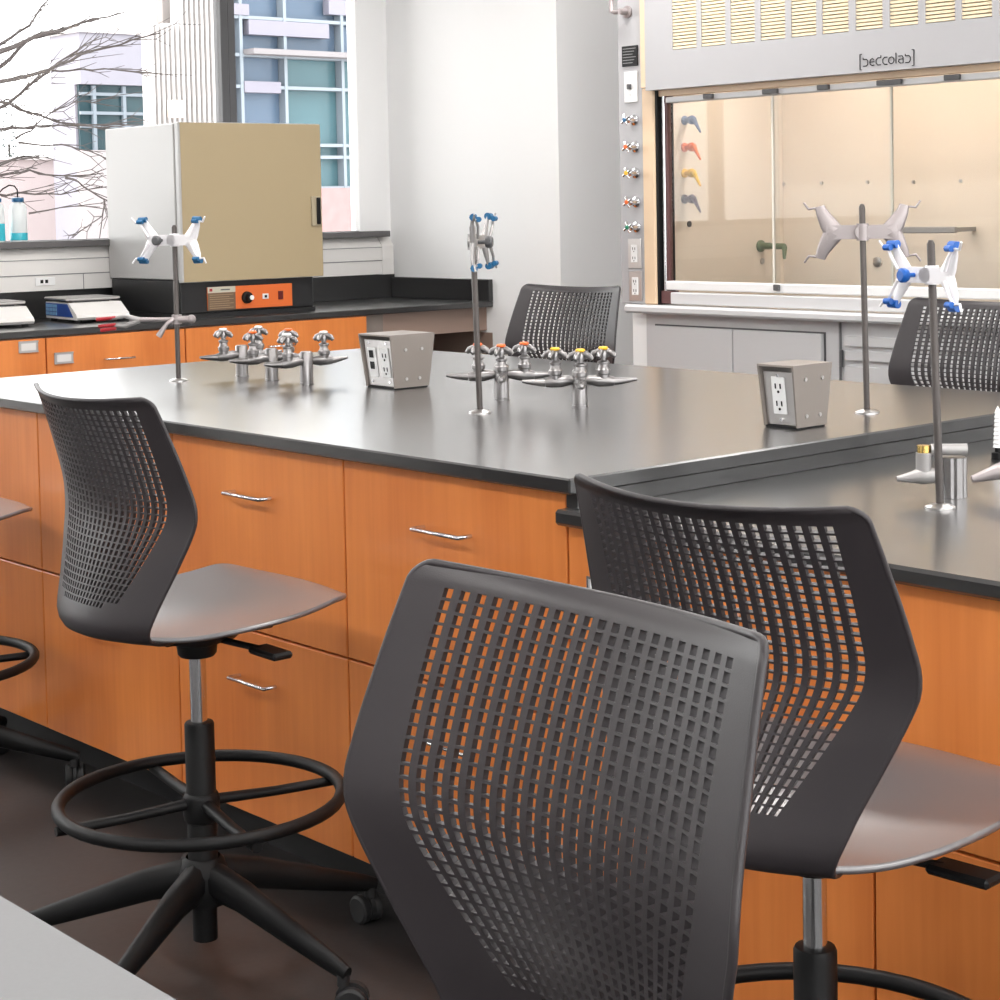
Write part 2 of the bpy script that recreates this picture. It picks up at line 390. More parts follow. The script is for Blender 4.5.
# top panel made of strips so that the louvre openings are real
fp = MB(); ZV0, ZV1 = 1.891, 2.22; YP = -.03
vent_x = [(at(a, 25, 1, YH-.03).x, at(b, 25, 1, YH-.03).x) for a, b in ((672, 696), (701, 725), (730.5, 754.5), (760.5, 785), (791, 816), (822, 848.5), (855.5, 882.5), (889.5, 918), (925, 955), (961.5, 992), (999, 1032))]
fp.box(PX0, HX1, YP, YP+.03, Z1+.004, ZV0, .0); fp.box(PX0, HX1, YP, YP+.03, ZV1, 2.6)
xs = [PX0]+[v for a in vent_x for v in a]+[HX1]
for i in range(0, len(xs), 2): fp.box(xs[i], xs[i+1], YP, YP+.03, ZV0, ZV1)
fp.box(PX0, PX0+.02, YP+.03, .05, Z1+.004, 2.6); fp.box(PX0+.02, HX1, YP+.03, .06, Z1+.004, Z1+.012)
fp.build('top_panel', HOODG, hd)
MB().box(PX0+.021, HX1-.131, .062, .08, Z1+.02, 2.6).build('baffle', CREAM, hd)
for a, b in vent_x:
    lv = MB(); k = 0; z = ZV0+.003
    while z < ZV1-.006:
        lv.box(a+.0005, b-.0005, YP+.004, YP+.0265, z, z+.0088, m=None); z += .0124
    lv.build('louvre', mat('pale_cream', (.85, .72, .50), .45), hd)
# cream inner lining (open box) and work surface
ln = MB()
ln.box(OX0-.011, OX0, .101, .74, .935, 2.05)           # left side
ln.box(OX1, OX1+.011, .101, .74, .935, 2.05)
ln.box(OX0-.011, OX1+.011, .741, .755, .935, 2.05)     # back
ln.box(OX0-.011, OX1+.011, .101, .755, 2.051, 2.06)    # top
ln.build('lining', LINER, hd)
MB().box(OX0, OX1, .10, .735, .905, .935).build('work_surface', EPOXY, hd)
bz = 1.37
for px, py in ((784, 184), (822, 183), (868, 182), (914, 182), (961, 181)):
    q = at(px, py, 1, YH+.741); MB().cyl((q.x, .7405, q.z), (q.x, .735, q.z), .007, n=10).build('bolt', STEEL, hd)
# hood lamp: a fluorescent tube under the roof of the lining
lp = MB().box(OX0+.2, OX1-.2, .20, .32, 2.020, 2.050).build('lamp_tray', WHITE, hd)
MB().box(OX0+.22, OX1-.22, .215, .305, 2.008, 2.0195).build('lamp_tube', HLAMP, lp)
# sash: chrome tracks, rails, glass panels with clips
MB().box(OX0-.011, OX0-.0005, .012, .10, .935, 1.76).build('track_slot', BLACK, hd)
MB().tube([(OX0+.011, .035, .94), (OX0+.011, .035, 1.755)], .009, 12).build('sash_guide', CHROME, hd)
MB().box(OX0+.023, OX0+.036, .03, .05, .99, 1.755).build('sash_guide', mat('maroon_paint', (.12, .05, .05), .5), hd)
sash = MB().box(OX0+.025, OX1-.02, .018, .058, .992, 1.026, .004).build('sash_rail', WHITE, hd)
MB().box(OX0+.037, OX1-.02, .018, .058, 1.700, 1.722, .003).build('sash_rail', CABG, hd)
MB().box(OX0, OX1, .02, .06, 1.727, 1.755, .001).build('sash_header', CREAM, hd)
g = [OX0+.037, at(775, 190, 1, YH+.04).x, at(891, 190, 1, YH+.04).x, OX1-.02]
for i in range(3):
    yy = .030 if i % 2 else .044
    pn = MB().box(g[i], g[i+1]+(.016 if i < 2 else 0), yy-.003, yy+.003, 1.027, 1.699).build('glass_pane', GLASS, hd)
    if i: MB().box(g[i]-.003, g[i]+.006, yy-.005, yy+.005, 1.027, 1.699, .001).build('edge_strip', mat('pale_edge', (.72, .68, .60), .3), pn)
for px, py, w in ((709, 93, .045), (771, 88, .07), (824, 84, .05), (890, 80, .10), (953, 76, .06)):
    q = at(px, py, 1, YH+.015); MB().box(q.x-w/2, q.x+w/2, .004, .0175, 1.704, 1.722, .002).build('sash_clip', DARKG, hd)
q = at(777, 284, 1, YH+.015); MB().box(q.x-.014, q.x+.014, .008, .0175, 1.002, 1.024, .002).build('sash_clip', DARKG, hd)
# airfoil and front ledge
MB().box(OX0+.06, OX1-.02, .006, .045, .940, .984, .003).build('airfoil', CABG, hd)
MB().box(OX0, OX0+.055, .02, .06, .940, .988, .001).build('airfoil_bracket', mat('maroon_paint', (.12, .05, .05), .5), hd)
MB().box(HX0+.05, HX1, -.03, .095, .902, .934, .008).build('front_ledge', CABG, hd)
# logo strokes on the top panel
def stroke(mb, pts, x0, z0, s, r=.0017):
    mb.tube([(x0+px*s, YP-.0012, z0+pz*s) for px, pz in pts], r, 6)
lg = MB(); lx, lz, ls = -1.746, 1.770, .0262
arc = lambda cx, cz, r, a, b, n=8: [(cx+r*math.cos(math.radians(a+(b-a)*i/n)), cz+r*math.sin(math.radians(a+(b-a)*i/n))) for i in range(n+1)]
cx = 0
stroke(lg, [(.35, 1.55), (.05, 1.55), (.05, -.45), (.35, -.45)], lx, lz, ls)
def ch_b(x): stroke(lg, [(x+.1, 1.1), (x+.1, .85), (x+.65, .85), (x+.85, .65), (x+.85, .25), (x+.65, 0), (x+.1, 0)], lx, lz, ls)
def ch_e(x): stroke(lg, [(x+.1, .45), (x+.8, .45), (x+.75, .75), (x+.5, .9), (x+.2, .75), (x+.1, .45), (x+.2, .12), (x+.5, 0), (x+.8, .05)], lx, lz, ls)
def ch_d(x): stroke(lg, [(x+.85, 1.2), (x+.85, .9), (x+.35, .9), (x+.1, .65), (x+.1, .25), (x+.35, 0), (x+.85, 0)], lx, lz, ls)
def ch_c(x): stroke(lg, [(x+.8, .9), (x+.35, .9), (x+.1, .65), (x+.1, .25), (x+.35, 0), (x+.8, 0)], lx, lz, ls)
def ch_o(x): stroke(lg, arc(x+.48, .45, .42, 0, 360, 14), lx, lz, ls)
def ch_l(x): stroke(lg, [(x+.15, 1.35), (x+.15, 0)], lx, lz, ls)
def ch_a(x): stroke(lg, [(x+.1, .9), (x+.65, .9), (x+.8, .7), (x+.8, 0), (x+.35, 0), (x+.1, .2), (x+.2, .5), (x+.8, .5)], lx, lz, ls)
for fn, x in zip((ch_b, ch_e, ch_d, ch_c, ch_o, ch_l, ch_a, ch_b), (.45, 1.5, 2.5, 3.55, 4.5, 5.55, 6.0, 7.05)): fn(x)
stroke(lg, [(8.15, 1.55), (8.45, 1.55), (8.45, -.45), (8.15, -.45)], lx, lz, ls)
lo = lg.build('logo_lettering', BLACK, hd); lo['label'] = 'black stylised lettering reading [bedcolab]'
# service valves on the left post
def service_valve(px, py, m):
    q = at(px, py, 1, YH+.012)
    v = MB().lathe([(0, 0), (.021, 0), (.021, .006), (.012, .010), (.009, .026), (.012, .028), (.012, .034), (.006, .036), (.006, .046)], 14, frame_to((q.x, .0115, q.z), (q.x, -1, q.z))).build('service_valve', CHROME, hd)
    h = MB()
    for k in range(4):
        a = k*PI/2+.5
        h.tube([(q.x, -.040, q.z), (q.x+.012*math.cos(a), -.042, q.z+.012*math.sin(a)), (q.x+.022*math.cos(a), -.038, q.z+.022*math.sin(a))], [.005, .0048, .006], 8)
    h.build('valve_handle', CHROME, v)
    MB().lathe([(0, .008), (.008, .006), (.009, 0), (0, 0)], 12, frame_to((q.x, -.043, q.z), (q.x, -1, q.z))).build('valve_cap', m, v)
for py, m, px in ((120, TEALB, 635), (147, ORANGE, 636), (173, YELLOW, 636.5), (202, ORANGE, 637), (227, GREEN, 637.5)): service_valve(px, py, m)
q = at(628, 12, 1, YH+.012)
v = MB().lathe([(0, 0), (.024, 0), (.024, .008), (.013, .012), (.012, .045), (0, .047)], 14, frame_to((q.x, .0115, q.z), (q.x, -1, q.z))).tube([(q.x, -.025, q.z), (q.x-.03, -.03, q.z), (q.x-.05, -.03, q.z+.004), (q.x-.05, -.03, q.z+.06)], .009, 10).build('pipe_elbow', CASTD, hd)
def plate(px, py, w, h, m, name, kind):
    q = at(px, py, 1, YH+.012)
    p = MB().box(q.x-w/2, q.x+w/2, .006, .0118, q.z-h/2, q.z+h/2, .0015).build(name, m, hd)
    if kind == 'duplex':
        MB().box(q.x-.017, q.x+.017, .003, .0058, q.z-.034, q.z+.034, .001).build('insert', WHITE, p)
        s = MB()
        for dz in (-.018, .018):
            for dx in (-.006, .006): s.box(q.x+dx-.0015, q.x+dx+.0015, .0022, .0029, q.z+dz-.004, q.z+dz+.006)
            s.box(q.x-.002, q.x+.002, .0022, .0029, q.z+dz-.012, q.z+dz-.008)
        s.build('slot', BLACK, p)
    elif kind == 'switch':
        MB().box(q.x-.007, q.x+.007, -.010, .0058, q.z-.009, q.z+.011, .002).build('toggle', DARKG, p)
        MB().cyl((q.x, .0058, q.z+.03), (q.x, .004, q.z+.03), .003, n=8).cyl((q.x, .0058, q.z-.03), (q.x, .004, q.z-.03), .003, n=8).build('screw', STEEL, p)
    else:
        s = MB()
        for i in range(6): s.box(q.x-w*.42, q.x+w*(.40-.1*(i % 3)), .0052, .0059, q.z+h*(.36-.14*i)-.0015, q.z+h*(.36-.14*i)+.0015)
        s.build('print_line', MIDG, p)
plate(630.5, 56, .085, .078, BLACK, 'notice_plate', 'text')
plate(631.5, 87, .070, .118, WHITE, 'switch_plate', 'switch')
plate(635.5, 253.5, .070, .115, STEEL, 'outlet_plate', 'duplex')
plate(636.5, 286, .070, .115, STEEL, 'outlet_plate', 'duplex')
# nozzles inside on the left lining wall
LXW = OX0+.0005
def nozzle(px, py, m, name='service_nozzle'):
    q = at(px, py, 0, LXW+.03); y = q.y-YH; z = q.z
    MB().lathe([(0, 0), (.018, 0), (.018, .005), (.010, .009), (.010, .028), (.016, .030), (.018, .042), (.012, .050), (0, .052)], 12, frame_to((LXW, y, z), (1, y, z))).tube([(LXW+.038, y, z), (LXW+.060, y-.01, z+.002), (LXW+.078, y-.02, z-.014), (LXW+.115, y-.035, z-.05)], [.011, .011, .008, .004], 10).build(name, m, hd)
for py, m in ((120, BLUEGREY), (147, ORANGE), (173, YELLOW), (199, VIOLET)): nozzle(690, py, m)
q = at(689, 224, 0, LXW); MB().cyl((LXW, q.y-YH, q.z), (LXW+.004, q.y-YH, q.z), .012, n=12).build('plug', DARKG, hd)
q = at(764, 246, 0, LXW+.02); y = q.y-YH; z = q.z
MB().lathe([(0, 0), (.024, 0), (.024, .008), (.014, .012), (.014, .05), (0, .052)], 14, frame_to((LXW, y, z), (1, y, z))).tube([(LXW+.045, y, z), (LXW+.15, y-.03, z), (LXW+.152, y-.03, z-.005), (LXW+.150, y-.03, z-.05)], [.012, .012, .011, .006], 10).build('remote_tap', GREENGREY, hd)
q = at(762, 261, 0, LXW); MB().cyl((LXW, q.y-YH, q.z), (LXW+.004, q.y-YH, q.z), .012, n=12).build('plug', STEEL, hd)
q = at(877, 262, 1, YH+.735); MB().lathe([(0, 0), (.020, 0), (.020, .006), (.010, .010), (0, .010)], 14, frame_to((q.x, .740, q.z), (q.x, -1, q.z))).build('plug', STEEL, hd)
a = at(900, 230, 1, YH+.6); b = at(956, 230, 1, YH+.6)
MB().box(a.x, b.x, .59, .61, a.z-.012, a.z+.012, .003).box(b.x-.03, b.x-.01, .61, .74, a.z-.008, a.z+.008).build('support_bar', CAST, hd)
# base cabinet of the hood
bc = thing('hood_base_cabinet', 'pale grey steel base cabinet with flush doors under the fume hood', 'cabinet', (0, YH, 0))
MB().box(HX0+.10, HX1, .045, .8, .08, .9015, .002).build('body', CABG, bc)
MB().box(HX0+.15, HX1, .10, .75, 0, .0795).build('plinth', RUBBER, bc)
MB().box(HX0+.02, HX0+.098, .05, .8, .0, .9015, .002).build('filler_panel', WALLP, bc)
xd = [at(654, 340, 1, YH+.03).x, at(733, 340, 1, YH+.03).x, at(822, 340, 1, YH+.03).x]
zd = .852
for i in range(2):
    d = MB().box(xd[i]+.002, xd[i+1]-.002, .026, .0445, .12, zd, .002).build('door', CABG, bc)
    MB().box(xd[i]+(.35 if i == 0 else .03), xd[i]+(.36 if i == 0 else .04), .008, .026, .55, .66, .002).build('handle', CHROME, d)
MB().box(xd[0]-.006, xd[2]+.006, .0435, .0448, .11, zd+.006).build('door_gap', DARKG, bc)
x3 = at(838, 340, 1, YH+.03).x
MB().box(x3, x3+.004, .034, .0448, .10, .895).build('stile_joint', MIDG, bc)
MB().tube([(x3+.012, .034, .80), (x3+.012, .034, .74)], .006, 8).build('hinge', DARKG, bc)
d = MB().box(x3+.03, HX1-.02, .026, .0445, .12, .745, .002).build('door', CABG, bc)
MB().box(x3+.03, HX1-.02, .026, .0445, .765, .80, .002).build('drawer', CABG, bc)
MB().box(x3+.03, HX1-.02, .026, .0445, .815, .85, .002).build('drawer', CABG, bc)

# ------------------------------------------------------------------ drying oven
OVX = -4.318; OY0 = at(179.5, 200, 0, -4.318).y; OY1 = at(321.5, 200, 0, -4.318).y
ov = thing('drying_oven', 'large cream laboratory oven with tan door on the window bench', 'oven', (OVX, OY0, ZT))
DEP = .590; W_ = OY1-OY0
MB().box(-DEP, -.035, 0, W_, .158, .795, .004).build('casing', OVENW, ov)
MB().box(-.034, -.028, .008, W_-.008, .165, .790).build('door_gasket', DARKG, ov)
dr = MB().box(-.0275, .004, .0, W_, .147, .800, .004).build('door', OVENW, ov)
MB().box(.0042, .0062, .008, W_-.004, .150, .797).build('door_face', OVENT, dr)
MB().box(.0063, .016, W_-.062, W_-.012, .365, .492, .002).build('handle_recess', mat('handle_grey_tan', (.42, .36, .25), .4), dr)
MB().box(.0162, .024, W_-.040, W_-.020, .372, .486, .003).build('door_handle', BLACK, dr)
MB().box(-DEP+.01, -.02, .005, W_-.04, .018, .1575, .004).box(-DEP+.01, -.0205, .006, W_-.041, .0, .018).build('base', OVENK, ov)
for fx in (-.06, -DEP+.06):
    for fy in (.05, W_-.06): MB().cyl((fx+.03, fy+.02, 0), (fx+.03, fy+.02, .0178), .012, n=10).build('foot', RUBBER, ov)
cp = MB().box(-.0198, -.013, .128, .548, .028, .124, .001).build('control_panel', PANO, ov)
MB().box(-.0129, -.0115, .128, .262, .100, .124).build('name_strip', mat('pale_olive', (.55, .52, .42), .5), cp)
MB().box(-.0129, -.0115, .128, .262, .028, .0995).build('print_panel', mat('brown_print', (.16, .10, .06), .5), cp)
s = MB()
for i in range(7): s.box(-.0114, -.0110, .136, .252-.02*(i % 2), .036+.009*i, .038+.009*i)
s.build('print_line', mat('tan_print', (.4, .28, .16), .5), cp)
MB().box(-.0114, -.0108, .136, .150, .106, .118).build('red_mark', RED, cp)
MB().box(-.0114, -.0108, .19, .235, .109, .114).build('name_mark', DARKG, cp)
MB().lathe([(0, 0), (.026, 0), (.024, .012), (.016, .014), (.014, .030), (0, .031)], 18, frame_to((-.0128, .318, .074), (1, .318, .074))).build('knob', BLACK, cp)
MB().lathe([(0, .0), (.010, .0), (.010, .004), (0, .004)], 12, frame_to((.0184, .322, .074), (1, .322, .074))).build('knob_cap', WHITE, cp)
MB().box(-.0129, -.0085, .395, .425, .064, .086, .001).build('switch', WHITE, cp)
MB().box(-.0084, -.0075, .404, .416, .069, .080).build('rocker', BLACK, cp)
MB().box(-.0129, -.009, .475, .500, .058, .094, .001).build('display', mat('dark_red_display', (.12, .01, .01), .3), cp)

# ------------------------------------------------------------------ scales
def scale(p, rz, label, blue):
    r = thing('bench_scale', label, 'scale', (p[0], p[1], ZT), rz, 'white scales on the window bench')
    # local: front with the keypad looks to -x ... the sloping front looks to +x
    w = .225
    prof = [(-.15, .012), (.165, .012), (.175, .022), (.165, .035), (.09, .078), (-.15, .078)]
    mm = Matrix(((1, 0, 0, 0), (0, 0, 1, -w/2), (0, 1, 0, 0), (0, 0, 0, 1)))
    MB().prism(prof, 0, w, mm).build('housing', OFFW, r)
    MB().box(-.155, .075, -w/2-.006, w/2+.006, .086, .098, .004).build('pan', STEEL, r)
    MB().box(-.12, .05, -.08, .08, .0782, .0858).build('pan_support', DARKG, r)
    for fx in (-.12, .13):
        for fy in (-.09, .09): MB().cyl((fx, fy, 0), (fx, fy, .0122), .014, n=10).build('foot', RUBBER, r)
    if blue:
        pn = MB().add([(-.148, -w/2-.0004, .022), (.135, -w/2-.0004, .022), (.078, -w/2-.0004, .074), (-.148, -w/2-.0004, .074), (-.148, -w/2-.0024, .022), (.135, -w/2-.0024, .022), (.078, -w/2-.0024, .074), (-.148, -w/2-.0024, .074)], [(4, 5, 6, 7), (0, 4, 7, 3), (1, 2, 6, 5), (0, 1, 5, 4), (3, 7, 6, 2)]).build('control_panel', mat('deep_blue_print', (.01, .06, .30), .35), r)
        k = MB()
        for i in range(4):
            for j in range(3): k.box(-.140+i*.029, -.140+i*.029+.024, -w/2-.005, -w/2-.0026, .026+j*.0155, .026+j*.0155+.012)
        k.build('keypad', mat('pale_blue_keys', (.18, .36, .60), .4), pn)
    return r
scale((-4.63, 1.655), -.10, 'white bench scale with a blue keypad side panel by the oven', True)
scale((-4.63, 1.235), -.10, 'plain white bench scale with steel pan, farther from the oven', False)

# ------------------------------------------------------------------ wash bottles on the window sill
def wash_bottle(px, label, fill, h=.165):
    q = at(px, 240, 0, -4.935)
    r = thing('wash_bottle', label, 'bottle', (q.x, q.y, 1.2143), 0, 'wash bottles on the window sill')
    R = .036
    MB().lathe([(0, 0), (R-.003, 0), (R, .004), (R, h-.03), (R*.85, h-.012), (R*.55, h-.002), (R*.55, h+.0)], 20).build('body', BOTTLE, r)
    MB().lathe([(R+.0004, .006), (R+.0008, .008), (R+.0008, fill), (R+.0004, fill+.002)], 20).build('liquid_level', CYAN, r)
    MB().lathe([(0, h), (R*.70, h), (R*.70, h+.016), (R*.3, h+.020), (0, h+.020)], 18).build('cap', TEALB, r)
    MB().tube([(0, 0, h+.02), (0, 0, h+.05), (0, -.012, h+.066), (0, -.035, h+.070), (0, -.065, h+.055), (0, -.085, h+.035)], .0032, 8).build('spout_tube', BLACK, r)
wash_bottle(19, 'white wash bottle with bent spout standing on the sill by the oven', .035)
wash_bottle(-3.5, 'wash bottle half full of cyan liquid standing on the window sill', .075)

# ------------------------------------------------------------------ clamps and rods
def arm(mb, pts, r): mb.tube(pts, r, 8)
RADROD = .0064
def make_clamp(parent, z, ang, metal, tipm, knobm, wires=True, sc=1.0):
    # butterfly burette clamp: plate with four arms, spring prongs, vinyl tips; local x = its width, ang = turn of that axis
    M4 = Matrix.Translation((0, 0, z)) @ Matrix.Rotation(ang, 4, 'Z') @ Matrix.Diagonal((sc, sc, sc, 1))
    b = MB()
    prof = []
    out = [(-.070, .012), (-.095, .038), (-.100, .062), (-.082, .064), (-.074, .044), (-.046, .016), (-.02, .014)]
    loop = out + [(-x, y) for x, y in out[::-1]]
    loop = loop + [(x, -y) for x, y in loop[::-1]]
    # concave outline: build it from convex pieces
    YZ = M4 @ Matrix(((1, 0, 0, 0), (0, 0, 1, -.013), (0, 1, 0, 0), (0, 0, 0, 1)))
    b.prism([(-.075, -.015), (.075, -.015), (.075, .015), (-.075, .015)], -.005, .005, YZ)
    for sx in (-1, 1):
        for sz in (-1, 1):
            b.tube([(sx*.060, -.013, sz*.002), (sx*.072, -.014, sz*.020), (sx*.084, -.016, sz*.042), (sx*.088, -.018, sz*.056)], [.021, .018, .013, .010], 8, m=M4, flat=.32, up=(1, 0, 0))
    b.cyl((0, -.018, 0), (0, .010, 0), .016, n=12, m=M4)
    b.tube([(0, 0, -.018), (0, 0, .018)], .013, 12, m=M4)
    body = b.build('clamp_plate', metal, parent)
    for sx in (-1, 1):
        for sz in (-1, 1):
            if tipm:
                t = MB().cyl((sx*.078, -.019, sz*.058), (sx*.102, -.022, sz*.057), .0082, n=10, m=M4).cyl((sx*.082, -.032, sz*.052), (sx*.100, -.034, sz*.052), .0062, n=10, m=M4)
                t.build('vinyl_tip', tipm, body)
            w = MB().tube([(sx*.070, -.026, sz*.010), (sx*.086, -.030, sz*.036), (sx*.098, -.028, sz*.052), (sx*.112, -.026, sz*.050), (sx*.122, -.030, sz*.064)], [.004, .0035, .003, .0028, .0024], 6, m=M4)
            w.build('spring_prong', metal, body)
    k = MB().cyl((-.030, -.018, 0), (-.030, -.036, 0), .0045, n=8, m=M4).lathe([(0, 0), (.012, 0), (.014, .004), (.014, .012), (.010, .016), (0, .016)], 14, M4 @ frame_to((-.030, -.036, 0), (-.030, -1, 0)))
    k.build('thumb_knob', knobm, body)
    return body
def rod_stand(p, z0, top, label, lean=(0, 0)):
    r = thing('rod_stand', label, 'lab stand', (p[0], p[1], z0), 0)
    MB().lathe([(0, 0), (.024, 0), (.024, .003), (.016, .006), (.008, .008), (0, .008)], 20).build('flange', STEEL, r)
    H = top-z0
    m = MB().lathe([(RADROD, 0.007), (RADROD, H-.006), (RADROD-.003, H), (0, H)], 14, Matrix(((1, 0, lean[0], 0), (0, 1, lean[1], 0), (0, 0, 1, 0), (0, 0, 0, 1))))
    m.build('rod', ROD, r)
    return r
SCR = math.atan2(.754, .657)                     # direction of the picture's right-hand side on the floor
A = rod_stand((-1.966, .471), ZT, 1.292, 'steel rod stand with butterfly clamp and red-tipped clamp, by the row of three turrets')
make_clamp(A, 1.2537-ZT, SCR-.42, WHITEM, TEALB, DARKG, sc=.92)
# lower utility clamp with red-sleeved fingers
u = MB().cyl((-.0, .0, .148), (0, 0, .172), .013, n=12)
dv = Vector((math.cos(SCR), math.sin(SCR), 0))
u.tube([dv*.014+Vector((0, -.012, .160)), dv*.045+Vector((0, -.012, .160))], .009, 10)
u.tube([dv*.014+Vector((0, -.012, .160)), dv*-.110+Vector((0, -.012, .162))], .0055, 10)
u.tube([Vector((0, -.012, .16)), Vector((.0, -.03, .15)), dv*-.022+Vector((0, -.03, .118))], [.006, .005, .009], 8)
u.ball(dv*.048+Vector((0, -.012, .160)), .012)
uc = u.build('boss_head_arm', CASTD, A)
MB().tube([dv*-.085+Vector((0, -.014, .160)), dv*-.12+Vector((0, -.014, .172)), dv*-.16+Vector((0, -.014, .165))], [.008, .006, .004], 8).tube([dv*-.085+Vector((0, -.014, .160)), dv*-.12+Vector((0, -.014, .146)), dv*-.15+Vector((0, -.014, .148))], [.008, .006, .004], 8).build('clamp_jaw', CAST, uc)
for dz, e in ((.168, -.195), (.150, -.190), (.140, -.185)):
    MB().tube([dv*-.145+Vector((0, -.014, dz)), dv*e+Vector((0, -.014, dz-.004))], .0048, 8).build('red_sleeve', RED, uc)
B = rod_stand((-.767, .486), ZT, 1.288, 'steel rod stand with blue-tipped clamp and dark knob beside the orange-capped turret', lean=(-.02, -.01))
bb = at(480, 413, 2, ZT); B.location = (bb.x, bb.y, ZT)
make_clamp(B, 1.2506-ZT, SCR+1.38, CAST, TEALB, DARKG, sc=.92)
Cc = rod_stand((-.165, .996), ZT, 1.3147, 'steel rod stand with a bare grey clamp without blue tips', lean=(-.02, 0))
make_clamp(Cc, 1.258-ZT, SCR+PI-.15, CASTD, None, CASTD, sc=.96)
D = rod_stand((.446, .388), ZL, 1.259, 'steel rod stand with blue-tipped white clamp on the lower worktop', lean=(-.035, 0))
make_clamp(D, 1.2042-ZL, SCR-1.13, WHITEM, BLUE, BLUE, sc=.83)
for st, dx in ((B, -.02), (Cc, -.02), (D, -.035)):
    for ch in st.children:
        if ch.name.startswith('clamp_plate'):
            zc = {B: 1.2506-ZT, Cc: 1.258-ZT, D: 1.2042-ZL}[st]
            ch.location = (dx*zc, (-.01 if st is B else 0)*zc, 0)

# ------------------------------------------------------------------ service turrets
def handle_mesh(c, m4=None):
    h = MB()
    for k in range(4):
        a = k*PI/2+.4
        x, y = math.cos(a), math.sin(a)
        h.tube([(c[0], c[1], c[2]+.004), (c[0]+.012*x, c[1]+.012*y, c[2]+.005), (c[0]+.022*x, c[1]+.022*y, c[2]), (c[0]+.028*x, c[1]+.028*y, c[2]-.006)], [.007, .007, .0075, .005], 8, flat=.7)
    h.lathe([(0, -.01), (.009, -.008), (.010, .004), (.007, .009), (0, .010)], 12, Matrix.Translation(c))
    return h
def turret(p, dirs, capm, label, group, z0=ZT, hz=.105, reach=.052, R=.0165):
    r = thing('valve_turret', label, 'valve', (p[0], p[1], z0), 0, group)
    H = .078
    MB().lathe([(0, 0), (R+.001, 0), (R+.001, .004), (R, .005), (R, H), (R-.003, H+.004), (0, H+.004)], 20).build('column', SATIN, r)
    for dx, dy in dirs:
        d = Vector((dx, dy, 0)).normalized(); zc = .058
        v = MB()
        v.tube([d*(R-.004)+Vector((0, 0, zc)), d*(R+.008)+Vector((0, 0, zc)), d*(reach-.012)+Vector((0, 0, zc-.002)), d*(reach+.006)+Vector((0, 0, zc-.002)), d*(reach+.022)+Vector((0, 0, zc-.004))], [.009, .011, .013, .013, .010], 12)
        v.tube([d*(reach+.022)+Vector((0, 0, zc-.004)), d*(reach+.040)+Vector((0, 0, zc-.003)), d*(reach+.072)+Vector((0, 0, zc))], [.009, .0075, .0035], 10)
        c = d*reach
        v.lathe([(.012, 0), (.012, .012), (.015, .014), (.015, .022), (.011, .026), (.010, .034), (.013, .036), (.013, .040), (.006, .043), (.006, .056)], 14, Matrix.Translation((c.x, c.y, zc)))
        vo = v.build('valve_body', SATIN, r)
        hh = handle_mesh((c.x, c.y, zc+.056)).build('cross_handle', SATIN, vo)
        if capm: MB().lathe([(0, 0), (.010, 0), (.011, .003), (.009, .006), (0, .007)], 12, Matrix.Translation((c.x, c.y, zc+.066))).build('index_button', capm, vo)
    return r
for p, lb in (((-1.950, .655), 'chrome two-way valve turret at the rod-stand end of the row of three'), ((-1.788, .640), 'chrome two-way valve turret in the middle of the row of three'), ((-1.624, .634), 'chrome two-way valve turret at the outlet-box end of the row of three')):
    turret(p, ((0, 1), (0, -1)), [OFFW, ORANGE, OFFW][int(p[0] > -1.9)+int(p[0] > -1.7)], lb, 'two-way turrets on the island', reach=.055)
rt = (.657, .754); tw = (.754, -.657)
turret((-.948, .692), (rt, (-rt[0], -rt[1]), tw), ORANGE, 'chrome three-way valve turret with orange-capped handles', 'three-way turrets on the island')
turret((-.706, .704), (rt, (-rt[0], -rt[1]), tw), YELLOW, 'chrome three-way valve turret with yellow-capped handles', 'three-way turrets on the island')
# lower worktop: lever gas cock and a turret at its back
g = thing('gas_tap', 'chrome gas tap with lever handle and ribbed column beside the rod stand', 'valve', (.398, .491, ZL))
rb = MB(); n = 28
vs = []; 
for z in (0, .066):
    for k in range(n): vs.append(((.0205+.0018*(k % 2))*math.cos(2*PI*k/n), (.0205+.0018*(k % 2))*math.sin(2*PI*k/n), z))
rb.add(vs, [(k, (k+1) % n, n+(k+1) % n, n+k) for k in range(n)]+[tuple(range(n, 2*n)), tuple(range(n))[::-1]])
rb.build('ribbed_column', SATIN, g)
L_ = Vector((-.657, -.754, 0))
MB().tube([L_*.018+Vector((0, 0, .036)), L_*.045+Vector((0, 0, .036)), L_*.054+Vector((0, 0, .036)), L_*.066+Vector((0, 0, .034)), L_*.092+Vector((0, 0, .032))], [.011, .014, .014, .010, .004], 12).tube([L_*.048+Vector((0, 0, .036)), L_*.048+Vector((0, 0, .074))], .0125, 12).build('tap_body', CAST, g)
MB().cyl(L_*.048+Vector((0, 0, .0742)), L_*.048+Vector((0, 0, .086)), .0105, n=12).build('brass_cap', mat('brass', (.70, .48, .16), .25, 1), g)
MB().tube([L_*.037+Vector((0, 0, .079)), L_*-.022+Vector((0, 0, .0775))], [.009, .010], 12).build('lever', CAST, g)
g = thing('gas_tap', 'chrome gas tap next to the upright pale hose nozzle', 'valve', (.62, .80, ZL))
q = at(1030, 494, 2, ZL); g.location = (q.x, q.y, ZL)
MB().lathe([(0, 0), (.020, 0), (.020, .075), (.016, .080), (0, .080)], 18).build('column', STEEL, g)
MB().tube([L_*.018+Vector((0, 0, .04)), L_*.045+Vector((0, 0, .04)), L_*.06+Vector((0, 0, .036)), L_*.095+Vector((0, 0, .026))], [.014, .015, .012, .006], 12).build('tap_body', CASTD, g)
q = at(998, 459, 2, ZL)
gg = thing('hose_nozzle', 'upright pale ridged hose nozzle by the riser of the raised island', 'valve', (q.x, q.y, ZL))
